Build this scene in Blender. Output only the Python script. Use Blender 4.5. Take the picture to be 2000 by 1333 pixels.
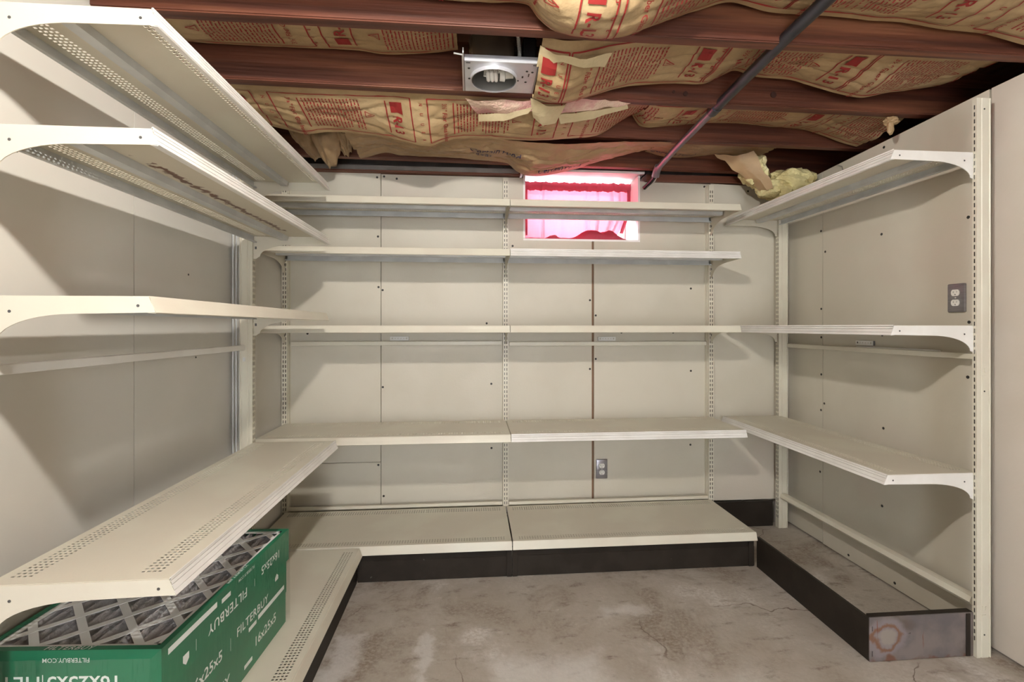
import bpy, bmesh, math, random
import numpy as np
from mathutils import Vector, Matrix, noise

for o in list(bpy.data.objects):
    bpy.data.objects.remove(o)
SC = bpy.context.scene
COL = SC.collection
R = random.Random(7)
PI = math.pi

# ---------------------------------------------------------------- camera
cam_d = bpy.data.cameras.new('camera')
cam = bpy.data.objects.new('camera', cam_d)
COL.objects.link(cam)
cam_d.sensor_width = 36.0
cam_d.lens = 941.996 / 2000 * 36.0
cam_d.shift_y = -(666.5 - 638.716) / 2000
cam_d.clip_start = 0.02
cam.location = (-0.193, -2.7443, 1.20)
cam.rotation_euler = (PI / 2, 0, -0.0832)
SC.camera = cam

# ---------------------------------------------------------------- world, exposure
SKY_STRENGTH = 20.0
LAMP_STRENGTH = 2200.0
w = bpy.data.worlds.new('world')
SC.world = w
w.use_nodes = True
bg = w.node_tree.nodes['Background']
bg.inputs[0].default_value = (0.93, 0.96, 1.0, 1)
bg.inputs[1].default_value = SKY_STRENGTH
SC.view_settings.view_transform = 'Standard'
SC.view_settings.look = 'None'
SC.view_settings.exposure = 0.22
SC.view_settings.gamma = 1.0
SC.view_settings.use_curve_mapping = False

# ---------------------------------------------------------------- helpers
def tag(o, label=None, cat=None, group=None, kind=None):
    if label: o['label'] = label
    if cat: o['category'] = cat
    if group: o['group'] = group
    if kind: o['kind'] = kind
    return o

def empty(name, loc=(0, 0, 0), rz=0):
    o = bpy.data.objects.new(name, None)
    COL.objects.link(o)
    o.location = loc
    o.rotation_euler = (0, 0, rz)
    o.empty_display_size = 0.05
    return o

class MB:
    """collects vertices and faces, then links them as one mesh object"""
    def __init__(s):
        s.v = []; s.f = []; s.m = []; s.cur = 0
    def add(s, vs, fs):
        n = len(s.v)
        s.v += [tuple(a) for a in vs]
        s.f += [tuple(i + n for i in f) for f in fs]
        s.m += [s.cur] * len(fs)
        return s
    def box(s, x0, x1, y0, y1, z0, z1):
        vs = [(x, y, z) for z in (z0, z1) for y in (y0, y1) for x in (x0, x1)]
        return s.add(vs, [(0, 2, 3, 1), (4, 5, 7, 6), (0, 1, 5, 4), (2, 6, 7, 3), (0, 4, 6, 2), (1, 3, 7, 5)])
    def bbox(s, x0, x1, y0, y1, z0, z1, b=0.004):
        """box with chamfered edges"""
        bm = bmesh.new()
        bmesh.ops.create_cube(bm, size=1)
        for v in bm.verts:
            v.co = ((x0 + x1) / 2 + v.co.x * (x1 - x0), (y0 + y1) / 2 + v.co.y * (y1 - y0), (z0 + z1) / 2 + v.co.z * (z1 - z0))
        bmesh.ops.bevel(bm, geom=bm.edges[:], offset=b, segments=2, profile=0.5, affect='EDGES')
        s.add([v.co[:] for v in bm.verts], [[v.index for v in f.verts] for f in (bm.verts.index_update(), bm.faces)[1]])
        bm.free()
        return s
    def prism(s, poly, a0, a1, axis):
        """extrude a 2D outline along an axis; poly given in the two other axes in order"""
        n = len(poly)
        def P(p, a):
            if axis == 'x': return (a, p[0], p[1])
            if axis == 'y': return (p[0], a, p[1])
            return (p[0], p[1], a)
        vs = [P(p, a0) for p in poly] + [P(p, a1) for p in poly]
        fs = [tuple(range(n)), tuple(range(2 * n - 1, n - 1, -1))]
        fs += [(i, i + n, (i + 1) % n + n, (i + 1) % n) for i in range(n)]
        return s.add(vs, fs)
    def strip(s, prof, a0, a1, axis):
        """open profile extruded along an axis (sheet metal)"""
        n = len(prof)
        def P(p, a):
            return (a, p[0], p[1]) if axis == 'x' else ((p[0], a, p[1]) if axis == 'y' else (p[0], p[1], a))
        vs = [P(p, a0) for p in prof] + [P(p, a1) for p in prof]
        return s.add(vs, [(i, i + 1, i + 1 + n, i + n) for i in range(n - 1)])
    def tube(s, pts, r, seg=10, cap=True):
        pts = [Vector(p) for p in pts]
        rr = r if isinstance(r, (list, tuple)) else [r] * len(pts)
        rings = []
        up = Vector((0, 0, 1))
        for i, p in enumerate(pts):
            d = (pts[min(i + 1, len(pts) - 1)] - pts[max(i - 1, 0)])
            if d.length < 1e-9: d = Vector((0, 0, 1))
            d.normalize()
            a = d.cross(up)
            if a.length < 1e-3: a = d.cross(Vector((1, 0, 0)))
            a.normalize(); b = d.cross(a)
            rings.append([p + (a * math.cos(2 * PI * k / seg) + b * math.sin(2 * PI * k / seg)) * rr[i] for k in range(seg)])
        vs = [v for ring in rings for v in ring]
        fs = []
        for i in range(len(pts) - 1):
            for k in range(seg):
                fs.append((i * seg + k, i * seg + (k + 1) % seg, (i + 1) * seg + (k + 1) % seg, (i + 1) * seg + k))
        if cap:
            fs.append(tuple(range(seg - 1, -1, -1)))
            fs.append(tuple((len(pts) - 1) * seg + k for k in range(seg)))
        return s.add(vs, fs)
    def disc(s, c, n, r, seg=10, h=0.002):
        c = Vector(c); n = Vector(n).normalized()
        return s.tube([c - n * 0.001, c + n * h], r, seg)
    def build(s, name, mat, parent=None, smooth=False, fix=True):
        me = bpy.data.meshes.new(name)
        me.from_pydata(s.v, [], s.f)
        mats = mat if isinstance(mat, (list, tuple)) else [mat]
        for m in mats: me.materials.append(m)
        if len(mats) > 1:
            me.polygons.foreach_set('material_index', s.m)
        if fix:
            bm = bmesh.new(); bm.from_mesh(me)
            bmesh.ops.recalc_face_normals(bm, faces=bm.faces[:])
            bm.to_mesh(me); bm.free()
        if smooth:
            me.polygons.foreach_set('use_smooth', [True] * len(me.polygons))
            try: me.set_sharp_from_angle(angle=math.radians(35))
            except Exception: pass
        me.update()
        o = bpy.data.objects.new(name, me)
        COL.objects.link(o)
        if parent: o.parent = parent
        return o

def copy_tree(o, parent=None):
    c = o.copy(); COL.objects.link(c); c.parent = parent
    for ch in [x for x in o.children]:
        copy_tree(ch, c)
    return c

# ---------------------------------------------------------------- materials
def M(name, col, rough=0.5, metal=0.0, col2=None, scale=4.0, stretch=(1, 1, 1), lo=0.4, hi=0.6, bump=0.0, bscale=60.0,
      detail=4.0, spec=0.5, col3=None, scale3=1.0, lo3=0.55, hi3=0.7, rot=(0, 0, 0), emit=None, emit_s=0.0):
    m = bpy.data.materials.new(name); m.use_nodes = True
    nt = m.node_tree; N = nt.nodes; L = nt.links
    b = N['Principled BSDF']
    b.inputs['Base Color'].default_value = (*col, 1)
    b.inputs['Roughness'].default_value = rough
    b.inputs['Metallic'].default_value = metal
    b.inputs['Specular IOR Level'].default_value = spec
    if emit:
        b.inputs['Emission Color'].default_value = (*emit, 1)
        b.inputs['Emission Strength'].default_value = emit_s
    if col2 or bump:
        tc = N.new('ShaderNodeTexCoord'); mp = N.new('ShaderNodeMapping')
        mp.inputs['Scale'].default_value = stretch; mp.inputs['Rotation'].default_value = rot
        L.new(tc.outputs['Object'], mp.inputs[0])
        def nz(sc, dt=detail):
            n = N.new('ShaderNodeTexNoise'); n.inputs['Scale'].default_value = sc; n.inputs['Detail'].default_value = dt
            L.new(mp.outputs[0], n.inputs['Vector']); return n
        def rng(src, a, z):
            r = N.new('ShaderNodeMapRange'); r.interpolation_type = 'SMOOTHSTEP'
            r.inputs['From Min'].default_value = a; r.inputs['From Max'].default_value = z
            L.new(src, r.inputs['Value']); return r.outputs[0]
        def mix(f, A, B):
            x = N.new('ShaderNodeMix'); x.data_type = 'RGBA'
            L.new(f, x.inputs[0])
            for i, q in ((6, A), (7, B)):
                if isinstance(q, tuple): x.inputs[i].default_value = (*q, 1)
                else: L.new(q, x.inputs[i])
            return x.outputs[2]
        c = None
        if col2:
            c = mix(rng(nz(scale).outputs['Fac'], lo, hi), col, col2)
        if col3:
            c = mix(rng(nz(scale3).outputs['Fac'], lo3, hi3), c, col3)
        if c: L.new(c, b.inputs['Base Color'])
        if bump:
            bp = N.new('ShaderNodeBump'); bp.inputs['Strength'].default_value = bump; bp.inputs['Distance'].default_value = 0.01
            L.new(nz(bscale, 3).outputs['Fac'], bp.inputs['Height']); L.new(bp.outputs[0], b.inputs['Normal'])
    return m

CREAM = M('cream_painted_steel', (0.66, 0.63, 0.52), 0.38, col2=(0.62, 0.575, 0.475), scale=3, bump=0.03, bscale=120)
CREAMU = M('cream_painted_steel_rusty', (0.66, 0.63, 0.52), 0.38)
WHITE = M('white_painted_steel', (0.78, 0.765, 0.73), 0.35, col2=(0.72, 0.70, 0.66), scale=6)
GALV = M('galvanised_channel', (0.60, 0.615, 0.61), 0.42, 0.1, col2=(0.53, 0.545, 0.545), scale=8)
PAINT = M('beige_wall_paint', (0.585, 0.545, 0.455), 0.5, col2=(0.55, 0.51, 0.42), scale=2.2, bump=0.04, bscale=90, col3=(0.565, 0.505, 0.425), scale3=1.1)
PAINTL = M('pale_wall_paint', (0.645, 0.62, 0.565), 0.40, col2=(0.60, 0.58, 0.53), scale=1.5, bump=0.03, bscale=60)
PAINTR = M('warm_wall_paint', (0.62, 0.56, 0.49), 0.55, col2=(0.58, 0.52, 0.445), scale=2.0, bump=0.05, bscale=70, col3=(0.55, 0.44, 0.34), scale3=14, lo3=0.72, hi3=0.8)
CONC = M('concrete_block', (0.35, 0.33, 0.31), 0.8)
SCREW_AND_HOLE = M('black_screw_and_hole', (0.03, 0.028, 0.026), 0.5, 0.3)  # screws, and the light plate's marks that stand in for shaded holes
KICK = M('dark_brown_kick_paint', (0.022, 0.017, 0.013), 0.5, spec=0.2, col2=(0.028, 0.022, 0.017), scale=9, col3=(0.16, 0.15, 0.135), scale3=26, lo3=0.735, hi3=0.78, bump=0.03)
WOOD = M('red_brown_joist_wood', (0.165, 0.052, 0.028), 0.55, col2=(0.070, 0.021, 0.012), scale=5.5, stretch=(0.22, 6, 6), lo=0.32, hi=0.72,
         col3=(0.27, 0.105, 0.052), scale3=3.1, lo3=0.52, hi3=0.74, bump=0.35, bscale=9, detail=6)
WOODD = WOOD
DECK = M('subfloor_boards', (0.165, 0.07, 0.04), 0.8, col2=(0.10, 0.04, 0.024), scale=3, stretch=(4, 0.5, 4))
KRAFT = M('kraft_paper', (0.46, 0.325, 0.170), 0.6, col2=(0.38, 0.26, 0.130), scale=7, col3=(0.52, 0.385, 0.22), scale3=2.6, lo3=0.45, hi3=0.75, bump=0.25, bscale=45, detail=6)
KRAFTL = M('kraft_paper_pale_back', (0.66, 0.55, 0.34), 0.7, col2=(0.60, 0.49, 0.29), scale=9, bump=0.25, bscale=45)
KRAFTD = M('kraft_paper_brown', (0.43, 0.295, 0.16), 0.55, col2=(0.36, 0.24, 0.125), scale=6, bump=0.3, bscale=40, detail=6)
REDINK = M('red_ink', (0.29, 0.018, 0.016), 0.65)
BLUEINK = M('dark_blue_ink', (0.035, 0.03, 0.075), 0.6)
PINKF = M('pink_fiberglass', (0.72, 0.40, 0.36), 0.9, col2=(0.78, 0.58, 0.45), scale=14, bump=0.8, bscale=60)
YELF = M('yellow_fiberglass', (0.70, 0.63, 0.33), 0.95, col2=(0.60, 0.50, 0.24), scale=9, bump=0.9, bscale=55, col3=(0.74, 0.70, 0.46), scale3=5)
GREYSILL = M('grey_sill', (0.24, 0.22, 0.20), 0.7, col2=(0.19, 0.17, 0.155), scale=6)
PIPE = M('dark_steel_pipe', (0.085, 0.085, 0.10), 0.32, 0.75, col2=(0.06, 0.06, 0.07), scale=18, stretch=(1, 0.3, 1), bump=0.1)
PIPEL = M('grey_plastic_pipe', (0.22, 0.20, 0.23), 0.28, 0.35)
ZINC = M('zinc_plate', (0.70, 0.71, 0.74), 0.30, 0.55, col2=(0.63, 0.63, 0.68), scale=14)
ZINCD = M('aluminium_reflector', (0.44, 0.44, 0.43), 0.33, 0.8)
BULB = M('white_lamp_glass', (0.86, 0.84, 0.80), 0.25)
CANB = M('smoky_can_housing', (0.20, 0.155, 0.11), 0.22, 0.6, col2=(0.13, 0.10, 0.075), scale=6)
CANK = M('black_junction_housing', (0.02, 0.02, 0.022), 0.25, 0.3)
STEELW = M('bright_wire', (0.62, 0.62, 0.60), 0.3, 0.7)
OUTPL = M('brushed_cover_plate', (0.30, 0.29, 0.31), 0.35, 0.7, col2=(0.26, 0.25, 0.27), scale=20, stretch=(1, 1, 8))
OUTW = M('white_receptacle', (0.80, 0.79, 0.75), 0.35)
GREEN = M('green_carton', (0.012, 0.175, 0.085), 0.42, col2=(0.014, 0.15, 0.075), scale=5)
PRINTW = M('white_print', (0.80, 0.82, 0.80), 0.5)
GRID = M('white_lattice_board', (0.80, 0.80, 0.79), 0.6)
PLEAT = M('grey_white_pleat', (0.66, 0.64, 0.65), 0.85, col2=(0.56, 0.54, 0.55), scale=16, bump=0.4, bscale=90)
WINW = M('white_window_reveal', (0.84, 0.82, 0.80), 0.5)

def rusty(m):
    """streak of rust running along the underside next to the channel"""
    nt = m.node_tree; N = nt.nodes; L = nt.links; b = N['Principled BSDF']
    tc = N.new('ShaderNodeTexCoord'); sp = N.new('ShaderNodeSeparateXYZ'); L.new(tc.outputs['Object'], sp.inputs[0])
    def mth(op, a, c):
        x = N.new('ShaderNodeMath'); x.operation = op
        for i, q in enumerate((a, c)):
            if isinstance(q, (int, float)): x.inputs[i].default_value = q
            else: L.new(q, x.inputs[i])
        return x.outputs[0]
    band = mth('SUBTRACT', 1.0, mth('DIVIDE', mth('ABSOLUTE', mth('ADD', sp.outputs[1], 0.178), 0), 0.022))
    lim = mth('SUBTRACT', 1.0, mth('DIVIDE', mth('ABSOLUTE', mth('ADD', sp.outputs[0], -0.66), 0), 0.50))
    n = N.new('ShaderNodeTexNoise'); n.inputs['Scale'].default_value = 45; n.inputs['Detail'].default_value = 8
    L.new(tc.outputs['Object'], n.inputs['Vector'])
    f = mth('MULTIPLY', mth('MINIMUM', band, mth('MULTIPLY', lim, 3)), 0.34)
    f = mth('ADD', f, n.outputs['Fac'])
    r = N.new('ShaderNodeMapRange'); r.inputs['From Min'].default_value = 0.67; r.inputs['From Max'].default_value = 0.76
    L.new(f, r.inputs['Value'])
    x = N.new('ShaderNodeMix'); x.data_type = 'RGBA'; L.new(r.outputs[0], x.inputs[0])
    x.inputs[6].default_value = (0.60, 0.55, 0.44, 1); x.inputs[7].default_value = (0.13, 0.05, 0.02, 1)
    L.new(x.outputs[2], b.inputs['Base Color'])
rusty(CREAMU)

def floor_material():
    m = bpy.data.materials.new('stained_concrete'); m.use_nodes = True
    nt = m.node_tree; N = nt.nodes; L = nt.links; b = N['Principled BSDF']
    b.inputs['Roughness'].default_value = 0.62
    tc = N.new('ShaderNodeTexCoord')
    def nz(sc, dt=6, off=(0, 0, 0), st=(1, 1, 1), dist=0.0):
        mp = N.new('ShaderNodeMapping'); mp.inputs['Location'].default_value = off; mp.inputs['Scale'].default_value = st
        L.new(tc.outputs['Object'], mp.inputs[0])
        n = N.new('ShaderNodeTexNoise'); n.inputs['Scale'].default_value = sc; n.inputs['Detail'].default_value = dt
        n.inputs['Roughness'].default_value = 0.65; n.inputs['Distortion'].default_value = dist
        L.new(mp.outputs[0], n.inputs['Vector']); return n.outputs['Fac']
    def rng(s, a, z):
        r = N.new('ShaderNodeMapRange'); r.interpolation_type = 'SMOOTHSTEP'
        r.inputs['From Min'].default_value = a; r.inputs['From Max'].default_value = z; L.new(s, r.inputs['Value']); return r.outputs[0]
    def mix(f, A, B):
        x = N.new('ShaderNodeMix'); x.data_type = 'RGBA'; L.new(f, x.inputs[0])
        for i, q in ((6, A), (7, B)):
            if isinstance(q, tuple): x.inputs[i].default_value = (*q, 1)
            else: L.new(q, x.inputs[i])
        return x.outputs[2]
    def mth(op, a, c):
        x = N.new('ShaderNodeMath'); x.operation = op
        for i, q in enumerate((a, c)):
            if isinstance(q, (int, float)): x.inputs[i].default_value = q
            else: L.new(q, x.inputs[i])
        return x.outputs[0]
    c = mix(rng(nz(1.6, 8), 0.38, 0.62), (0.375, 0.33, 0.275), (0.50, 0.465, 0.41))
    c = mix(rng(nz(2.3, 8, (3, 1, 0), dist=0.6), 0.49, 0.66), c, (0.245, 0.195, 0.15))
    c = mix(rng(nz(1.7, 8, (7, 4, 0), dist=0.4), 0.52, 0.66), c, (0.64, 0.61, 0.57))
    c = mix(rng(nz(9, 8, (1, 9, 0), (1, 2.2, 1)), 0.54, 0.70), c, (0.21, 0.165, 0.13))
    c = mix(rng(nz(26, 6, (2, 5, 0)), 0.62, 0.78), c, (0.66, 0.63, 0.58))
    c = mix(rng(nz(70, 4, (5, 5, 0)), 0.35, 0.75), c, (0.42, 0.375, 0.32))
    vo = N.new('ShaderNodeTexVoronoi'); vo.feature = 'DISTANCE_TO_EDGE'; vo.inputs['Scale'].default_value = 1.1
    wv = N.new('ShaderNodeMixRGB'); wv.blend_type = 'ADD'; wv.inputs[0].default_value = 0.22
    nn = N.new('ShaderNodeTexNoise'); nn.inputs['Scale'].default_value = 4.0; nn.inputs['Detail'].default_value = 5
    L.new(tc.outputs['Object'], nn.inputs['Vector']); L.new(tc.outputs['Object'], wv.inputs[1]); L.new(nn.outputs['Color'], wv.inputs[2])
    L.new(wv.outputs[0], vo.inputs['Vector'])
    ck = mth('MULTIPLY', rng(vo.outputs['Distance'], 0.0035, 0.0008), rng(nz(1.4, 3, (9, 2, 0)), 0.50, 0.60))
    c = mix(ck, c, (0.19, 0.15, 0.12))
    # pale rectangular patches left by things that stood there, with ragged rims
    sp = N.new('ShaderNodeSeparateXYZ'); L.new(tc.outputs['Object'], sp.inputs[0])
    rag = mth('MULTIPLY', mth('SUBTRACT', nz(9, 8, (4, 4, 0)), 0.5), 0.22)
    for (px, py, hx, hy, sh) in ((-0.66, -1.17, 0.055, 0.35, 0.05), (0.07, -1.12, 0.20, 0.12, 0.10), (-0.36, -1.02, 0.022, 0.20, 0.03), (0.48, -0.75, 0.12, 0.03, 0.06), (0.52, -1.32, 0.25, 0.14, 0.16)):
        dx = mth('SUBTRACT', mth('ABSOLUTE', mth('SUBTRACT', sp.outputs[0], px), 0), hx)
        dy = mth('SUBTRACT', mth('ABSOLUTE', mth('SUBTRACT', sp.outputs[1], py), 0), hy)
        d = mth('ADD', mth('MAXIMUM', dx, dy), rag)
        k = N.new('ShaderNodeMapRange'); k.interpolation_type = 'SMOOTHSTEP'
        k.inputs['From Min'].default_value = sh * 0.5; k.inputs['From Max'].default_value = -sh * 0.7
        k.inputs['To Max'].default_value = 0.62
        L.new(d, k.inputs['Value'])
        c = mix(k.outputs[0], c, (0.66, 0.64, 0.61))
    L.new(c, b.inputs['Base Color'])
    bp = N.new('ShaderNodeBump'); bp.inputs['Strength'].default_value = 0.25; bp.inputs['Distance'].default_value = 0.01
    L.new(nz(35, 6), bp.inputs['Height']); L.new(bp.outputs[0], b.inputs['Normal'])
    return m
FLOOR = floor_material()

def rust_plate_material():
    m = bpy.data.materials.new('rusted_steel_plate'); m.use_nodes = True
    nt = m.node_tree; N = nt.nodes; L = nt.links; b = N['Principled BSDF']
    b.inputs['Roughness'].default_value = 0.42; b.inputs['Metallic'].default_value = 0.25
    tc = N.new('ShaderNodeTexCoord')
    sp = N.new('ShaderNodeSeparateXYZ'); L.new(tc.outputs['Object'], sp.inputs[0])
    def mth(op, a, c):
        x = N.new('ShaderNodeMath'); x.operation = op
        for i, q in enumerate((a, c)):
            if isinstance(q, (int, float)): x.inputs[i].default_value = q
            else: L.new(q, x.inputs[i])
        return x.outputs[0]
    def nz(sc, off=(0, 0, 0), st=(1, 1, 1)):
        mp = N.new('ShaderNodeMapping'); mp.inputs['Location'].default_value = off; mp.inputs['Scale'].default_value = st
        L.new(tc.outputs['Object'], mp.inputs[0])
        n = N.new('ShaderNodeTexNoise'); n.inputs['Scale'].default_value = sc; n.inputs['Detail'].default_value = 7
        L.new(mp.outputs[0], n.inputs['Vector']); return n.outputs['Fac']
    def rng(s, a, z):
        r = N.new('ShaderNodeMapRange'); r.interpolation_type = 'SMOOTHSTEP'
        r.inputs['From Min'].default_value = a; r.inputs['From Max'].default_value = z; L.new(s, r.inputs['Value']); return r.outputs[0]
    def mix(f, A, B):
        x = N.new('ShaderNodeMix'); x.data_type = 'RGBA'; L.new(f, x.inputs[0])
        for i, q in ((6, A), (7, B)):
            if isinstance(q, tuple): x.inputs[i].default_value = (*q, 1)
            else: L.new(q, x.inputs[i])
        return x.outputs[2]
    c = mix(rng(nz(9), 0.35, 0.65), (0.15, 0.135, 0.14), (0.235, 0.20, 0.19))
    c = mix(rng(nz(6, (3, 0, 1)), 0.52, 0.66), c, (0.14, 0.11, 0.095))
    # distance from the rust bloom near the front corner (plate-local coordinates)
    dx = mth('SUBTRACT', sp.outputs[0], 0.062); dz = mth('SUBTRACT', sp.outputs[2], 0.085)
    d = mth('SQRT', mth('ADD', mth('MULTIPLY', dx, dx), mth('MULTIPLY', mth('MULTIPLY', dz, dz), 1.1)), 0)
    d = mth('ADD', d, mth('MULTIPLY', mth('SUBTRACT', nz(16), 0.5), 0.10))
    c = mix(rng(d, 0.095, 0.06), c, (0.25, 0.22, 0.23))
    ring = mth('ABSOLUTE', mth('SUBTRACT', d, 0.045), 0)
    c = mix(mth('MULTIPLY', rng(ring, 0.014, 0.001), 0.8), c, (0.21, 0.085, 0.030))
    c = mix(rng(d, 0.036, 0.018), c, (0.33, 0.29, 0.26))
    low = mth('ADD', sp.outputs[2], mth('MULTIPLY', mth('SUBTRACT', nz(18, (5, 0, 0)), 0.5), 0.12))
    c = mix(mth('MULTIPLY', rng(low, 0.012, -0.01), 0.8), c, (0.17, 0.065, 0.03))
    c = mix(rng(nz(14, (9, 0, 2), (4, 1, 0.35)), 0.66, 0.74), c, (0.20, 0.06, 0.03))
    L.new(c, b.inputs['Base Color'])
    return m
RUSTP = rust_plate_material()

def clear_glass(name, col=(1, 1, 1), mixf=0.06, rough=0.02):
    m = bpy.data.materials.new(name); m.use_nodes = True
    nt = m.node_tree; N = nt.nodes; L = nt.links
    for n in list(N):
        if n.type == 'BSDF_PRINCIPLED': N.remove(n)
    t = N.new('ShaderNodeBsdfTransparent'); t.inputs[0].default_value = (*col, 1)
    g = N.new('ShaderNodeBsdfGlossy'); g.inputs['Roughness'].default_value = rough
    x = N.new('ShaderNodeMixShader'); x.inputs[0].default_value = mixf
    L.new(t.outputs[0], x.inputs[1]); L.new(g.outputs[0], x.inputs[2]); L.new(x.outputs[0], N['Material Output'].inputs[0])
    return m
GLASS = clear_glass('window_glass')

def wrap_material():
    m = bpy.data.materials.new('clear_shrink_wrap'); m.use_nodes = True
    nt = m.node_tree; N = nt.nodes; L = nt.links
    for n in list(N):
        if n.type == 'BSDF_PRINCIPLED': N.remove(n)
    tc = N.new('ShaderNodeTexCoord'); mp = N.new('ShaderNodeMapping')
    mp.inputs['Rotation'].default_value = (0.5, 0.45, 0.2); mp.inputs['Scale'].default_value = (60, 60, 5)
    L.new(tc.outputs['Object'], mp.inputs[0])
    n = N.new('ShaderNodeTexNoise'); n.inputs['Scale'].default_value = 1.0; n.inputs['Detail'].default_value = 3
    L.new(mp.outputs[0], n.inputs['Vector'])
    bp = N.new('ShaderNodeBump'); bp.inputs['Strength'].default_value = 0.55; bp.inputs['Distance'].default_value = 0.01
    L.new(n.outputs['Fac'], bp.inputs['Height'])
    t = N.new('ShaderNodeBsdfTransparent'); t.inputs[0].default_value = (0.99, 1.0, 0.99, 1)
    g = N.new('ShaderNodeBsdfGlossy'); g.inputs['Roughness'].default_value = 0.12
    L.new(bp.outputs[0], g.inputs['Normal'])
    x = N.new('ShaderNodeMixShader'); x.inputs[0].default_value = 0.10
    L.new(t.outputs[0], x.inputs[1]); L.new(g.outputs[0], x.inputs[2])
    L.new(x.outputs[0], N['Material Output'].inputs[0])
    return m
WRAP = wrap_material()

def cloth_material(name, col, trans, clear):
    m = bpy.data.materials.new(name); m.use_nodes = True
    nt = m.node_tree; N = nt.nodes; L = nt.links
    for n in list(N):
        if n.type == 'BSDF_PRINCIPLED': N.remove(n)
    tc = N.new('ShaderNodeTexCoord')
    def wv(axis, sc):
        x = N.new('ShaderNodeTexWave'); x.bands_direction = axis; x.inputs['Scale'].default_value = sc; x.inputs['Distortion'].default_value = 2.0
        L.new(tc.outputs['Object'], x.inputs['Vector']); return x.outputs['Fac']
    a = N.new('ShaderNodeMath'); a.operation = 'MULTIPLY'; L.new(wv('X', 60), a.inputs[0]); L.new(wv('Z', 60), a.inputs[1])
    cm = N.new('ShaderNodeMix'); cm.data_type = 'RGBA'; L.new(a.outputs[0], cm.inputs[0])
    cm.inputs[6].default_value = (*col, 1); cm.inputs[7].default_value = (*[min(1, c * 1.25 + 0.03) for c in col], 1)
    d = N.new('ShaderNodeBsdfDiffuse'); t = N.new('ShaderNodeBsdfTranslucent'); p = N.new('ShaderNodeBsdfTransparent')
    L.new(cm.outputs[2], d.inputs[0]); L.new(cm.outputs[2], t.inputs[0])
    p.inputs[0].default_value = (1.0, 0.86, 0.90, 1)
    x = N.new('ShaderNodeMixShader'); x.inputs[0].default_value = trans; L.new(d.outputs[0], x.inputs[1]); L.new(t.outputs[0], x.inputs[2])
    y = N.new('ShaderNodeMixShader'); y.inputs[0].default_value = clear; L.new(x.outputs[0], y.inputs[1]); L.new(p.outputs[0], y.inputs[2])
    L.new(y.outputs[0], N['Material Output'].inputs[0])
    return m
SHEER = cloth_material('sheer_red_cloth', (0.42, 0.065, 0.098), 0.70, 0.010)
HEM = cloth_material('doubled_red_hem', (0.42, 0.065, 0.098), 0.12, 0.0)

def punch(o, cutter):
    """cut real openings through a mesh"""
    c = cutter.build('cutter', CREAM)
    c.parent = o.parent; c.location = o.location
    md = o.modifiers.new('cut', 'BOOLEAN'); md.object = c; md.operation = 'DIFFERENCE'; md.solver = 'EXACT'
    bpy.context.view_layer.update()
    me = bpy.data.meshes.new_from_object(o.evaluated_get(bpy.context.evaluated_depsgraph_get()))
    o.modifiers.clear(); o.data = me
    bpy.data.objects.remove(c)

# ---------------------------------------------------------------- structure
XL, XRW, YB = -1.275, 1.73, 0.055            # left wall, right wall, back wall board faces
YF = -5.6                                    # wall behind the camera
ZJ = 2.113                                   # underside of the joists
ZD = 2.30                                    # underside of the subfloor
def structure(o): return tag(o, kind='structure')

structure(MB().box(-1.6, 2.7, YF - 0.2, 0.6, -0.1, 0.0).build('floor', FLOOR))
ceil = structure(MB().box(-1.6, 2.7, YF - 0.2, 0.6, ZD, ZD + 0.06).build('ceiling', DECK))

def board(parent, poly, a0, a1, axis, mat, name='board'):
    return MB().prism(poly, a0, a1, axis).build(name, mat, parent)

# back wall: foundation with a window opening, boards in front of it
WX0, WX1, WZ0 = 0.106, 0.806, 1.705
wb = MB()
wb.box(-1.6, WX0, 0.075, 0.42, 0, 2.075); wb.box(WX1, 2.7, 0.075, 0.42, 0, 2.075); wb.box(WX0, WX1, 0.075, 0.42, 0, WZ0)
wall_back = structure(wb.build('wall_back', CONC))
G = 0.0018
board(wall_back, [(XL + 0.05, 0), (-0.708 - G, 0), (-0.708 - G, 0.428), (XL + 0.05, 0.428)], YB, 0.072, 'y', PAINT)
board(wall_back, [(XL + 0.05, 0.431), (-0.708 - G, 0.431), (-0.708 - G, 2.073), (XL + 0.05, 2.073)], YB, 0.072, 'y', PAINT)
board(wall_back, [(-0.708 + G, 0), (0.513, 0), (0.513, WZ0), (WX0, WZ0), (WX0, 2.07), (-0.708 + G, 2.07)], YB, 0.072, 'y', PAINT)
board(wall_back, [(0.527, 0), (1.235, 0), (1.235, 2.06), (WX1, 2.065), (WX1, WZ0), (0.527, WZ0)], YB, 0.072, 'y', PAINT)
board(wall_back, [(1.237, 0.155), (XRW - 0.001, 0.155), (XRW - 0.001, 2.045), (1.237, 2.06)], YB - 0.012, 0.072, 'y', PAINT)
MB().box(0.505, 0.535, 0.066, 0.0745, 0, WZ0 - 0.002).build('batten', M('brown_batten', (0.20, 0.11, 0.06), 0.7), wall_back)
BS = [(-0.73, 2.051), (-0.691, 2.057), (-0.62, 2.046), (-0.725, 1.714), (-0.722, 1.426), (-0.699, 1.409), (-0.107, 1.22), (-1.114, 1.162), (0.044, 1.671), (1.119, 1.43), (0.502, 1.357), (0.537, 1.267), (0.692, 1.166), (1.009, 1.166), (1.203, 2.044), (-0.698, 0.856), (-0.08, 0.869), (-0.079, 0.496), (-0.723, 0.413), (-0.693, 0.235), (0.502, 0.951), (0.537, 1.01), (1.119, 0.935), (1.116, 0.491)]
sm = MB()
for x, z in BS: sm.disc((x, YB, z), (0, -1, 0), 0.0065, 8, 0.001)
for x, z in ((1.471, 2.02), (1.60, 2.01)): sm.disc((x, YB - 0.012, z), (0, -1, 0), 0.0065, 8, 0.001)
tag(sm.build('screw_heads', SCREW_AND_HOLE, wall_back), kind='stuff')

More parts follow.
